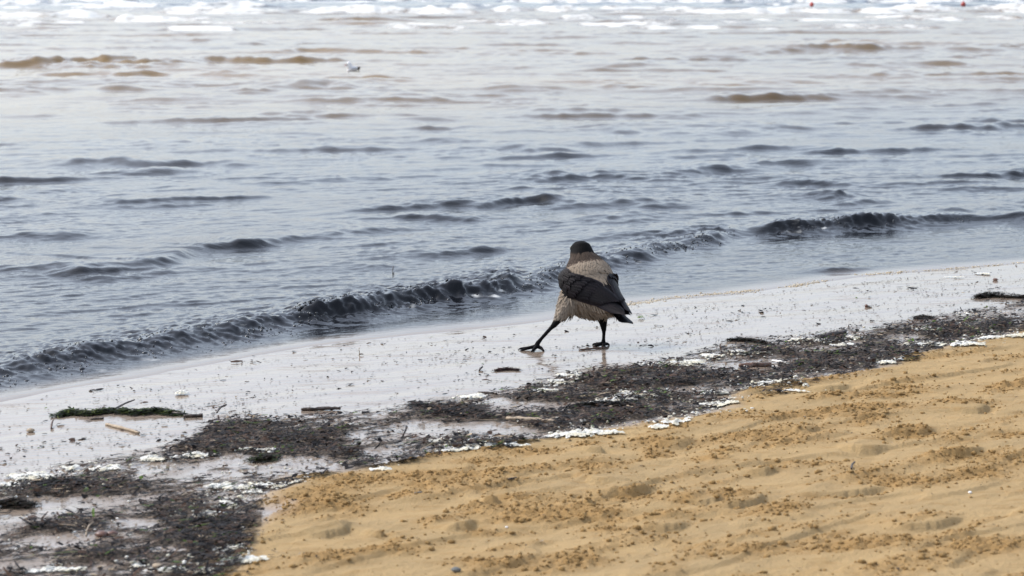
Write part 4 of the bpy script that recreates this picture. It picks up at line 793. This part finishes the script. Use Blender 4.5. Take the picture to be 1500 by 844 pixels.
# ------------------------------------------------------------------ the gull on the water and the two floats
def loft(name, secs, mat, parent, ns=14):
    V = []
    for (x, y, z, rx, rz) in secs:
        for j in range(ns): a = 2*math.pi*j/ns; V.append((x + 0*a, y + rx*math.cos(a), z + rz*math.sin(a)))
    f = [(i*ns+j, i*ns+(j+1) % ns, (i+1)*ns+(j+1) % ns, (i+1)*ns+j) for i in range(len(secs)-1) for j in range(ns)]
    me = bpy.data.meshes.new(name); me.from_pydata(V, [], f + [tuple(range(ns))[::-1], tuple(range((len(secs)-1)*ns, len(secs)*ns))]); me.update()
    for p_ in me.polygons: p_.use_smooth = True
    o = obj(name, me, mat, parent); m_ = o.modifiers.new('s', 'SUBSURF'); m_.levels = 1; m_.render_levels = 1; return o
M_WHITE = simple('white_plumage', (.80, .80, .80), (.72, .73, .75), 40, .8, .2); M_DARKP = simple('dark_plumage', (.03, .02, .016), (.05, .035, .025), 40, .7, .2); M_GREYP = simple('grey_plumage', (.62, .64, .67), (.55, .57, .60), 40, .7, .2); M_RED = simple('red_bill', (.45, .06, .05), (.4, .05, .04), 40, .4, .1)
gx, gy = ground(515, 105.5); gz = float(sea(np.array([float(gx)]), np.array([float(gy)]))[0][0]); gull = empty('gull', (float(gx), float(gy), gz), R(14)); tag(gull, 'small white gull with dark face floating on the pale water', 'gull')
gs = .64
def S_(l): return [tuple(gs*q for q in s) for s in l]
loft('body', S_([(-.10, 0, .02, .03, .025), (-.085, 0, .035, .055, .05), (-.04, 0, .05, .072, .07), (.03, 0, .05, .07, .065), (.09, 0, .055, .045, .042), (.14, 0, .065, .02, .02)]), M_WHITE, gull)
bm = bmesh.new(); blob(bm, Vector((-.045, 0, .105))*gs, .064*gs, .056*gs, .085*gs); blob(bm, Vector((-.058, 0, .165))*gs, .054*gs, .05*gs, .052*gs); me = bpy.data.meshes.new('head'); bm.to_mesh(me); bm.free(); [setattr(f, 'use_smooth', True) for f in me.polygons]; obj('head', me, M_WHITE, gull)
bm = bmesh.new(); blob(bm, Vector((-.088, 0, .152))*gs, .031*gs, .036*gs, .036*gs); me = bpy.data.meshes.new('dark_face'); bm.to_mesh(me); bm.free(); [setattr(f, 'use_smooth', True) for f in me.polygons]; obj('dark_face', me, M_DARKP, gull)
loft('bill', S_([(-.112, 0, .144, .012, .012), (-.135, 0, .138, .008, .008), (-.158, 0, .132, .003, .003)]), M_RED, gull, 8)
for s in (-1, 1): loft('wing', S_([(-.04, s*.06, .07, .012, .03), (.03, s*.062, .075, .016, .04), (.10, s*.04, .08, .014, .03), (.15, s*.018, .09, .01, .016)]), M_GREYP, gull, 10); loft('wing_tip', S_([(.125, s*.028, .085, .013, .026), (.165, s*.012, .085, .012, .022), (.20, s*.004, .09, .004, .008)]), M_DARKP, gull, 10)
loft('tail', S_([(.12, 0, .05, .022, .02), (.165, 0, .05, .028, .024), (.18, 0, .05, .02, .006)]), M_DARKP, gull, 10)
M_BUOY = simple('red_plastic', (.45, .075, .055), (.40, .06, .045), 20, .45, .1); M_BLK = simple('black_rope', (.02, .02, .02), (.03, .03, .03), 30, .8, .3)
for i, (bx, by_, s) in enumerate([(1189, 13.5, .66), (1411, 10.5, .78)]):
    gx, gy = ground(bx, by_); z0 = float(sea(np.array([float(gx)]), np.array([float(gy)]))[0][0]); t = empty('buoy', (float(gx), float(gy), z0 + .04)); tag(t, 'red float bobbing in the white breakers' if i == 0 else 'slightly larger red float beyond the foam', 'buoy')
    loft('float', [(0, 0, 0, 0, 0)], M_BUOY, t) if False else None
    bm = bmesh.new(); blob(bm, Vector((0, 0, .06*s)), .10*s, .10*s, .115*s); me = bpy.data.meshes.new('float'); bm.to_mesh(me); bm.free(); [setattr(f, 'use_smooth', True) for f in me.polygons]; obj('float', me, M_BUOY, t)
    tube('collar', [Vector((0, 0, .15*s)), Vector((0, 0, .175*s)), Vector((0, 0, .20*s))], [.035*s, .03*s, .026*s], M_BUOY, t, 10, 0); tube('rope', [Vector((0, 0, -.05)), Vector((.02, 0, -.2)), Vector((.02, .02, -.5))], [.012, .012, .012], M_BLK, t, 6, 0)
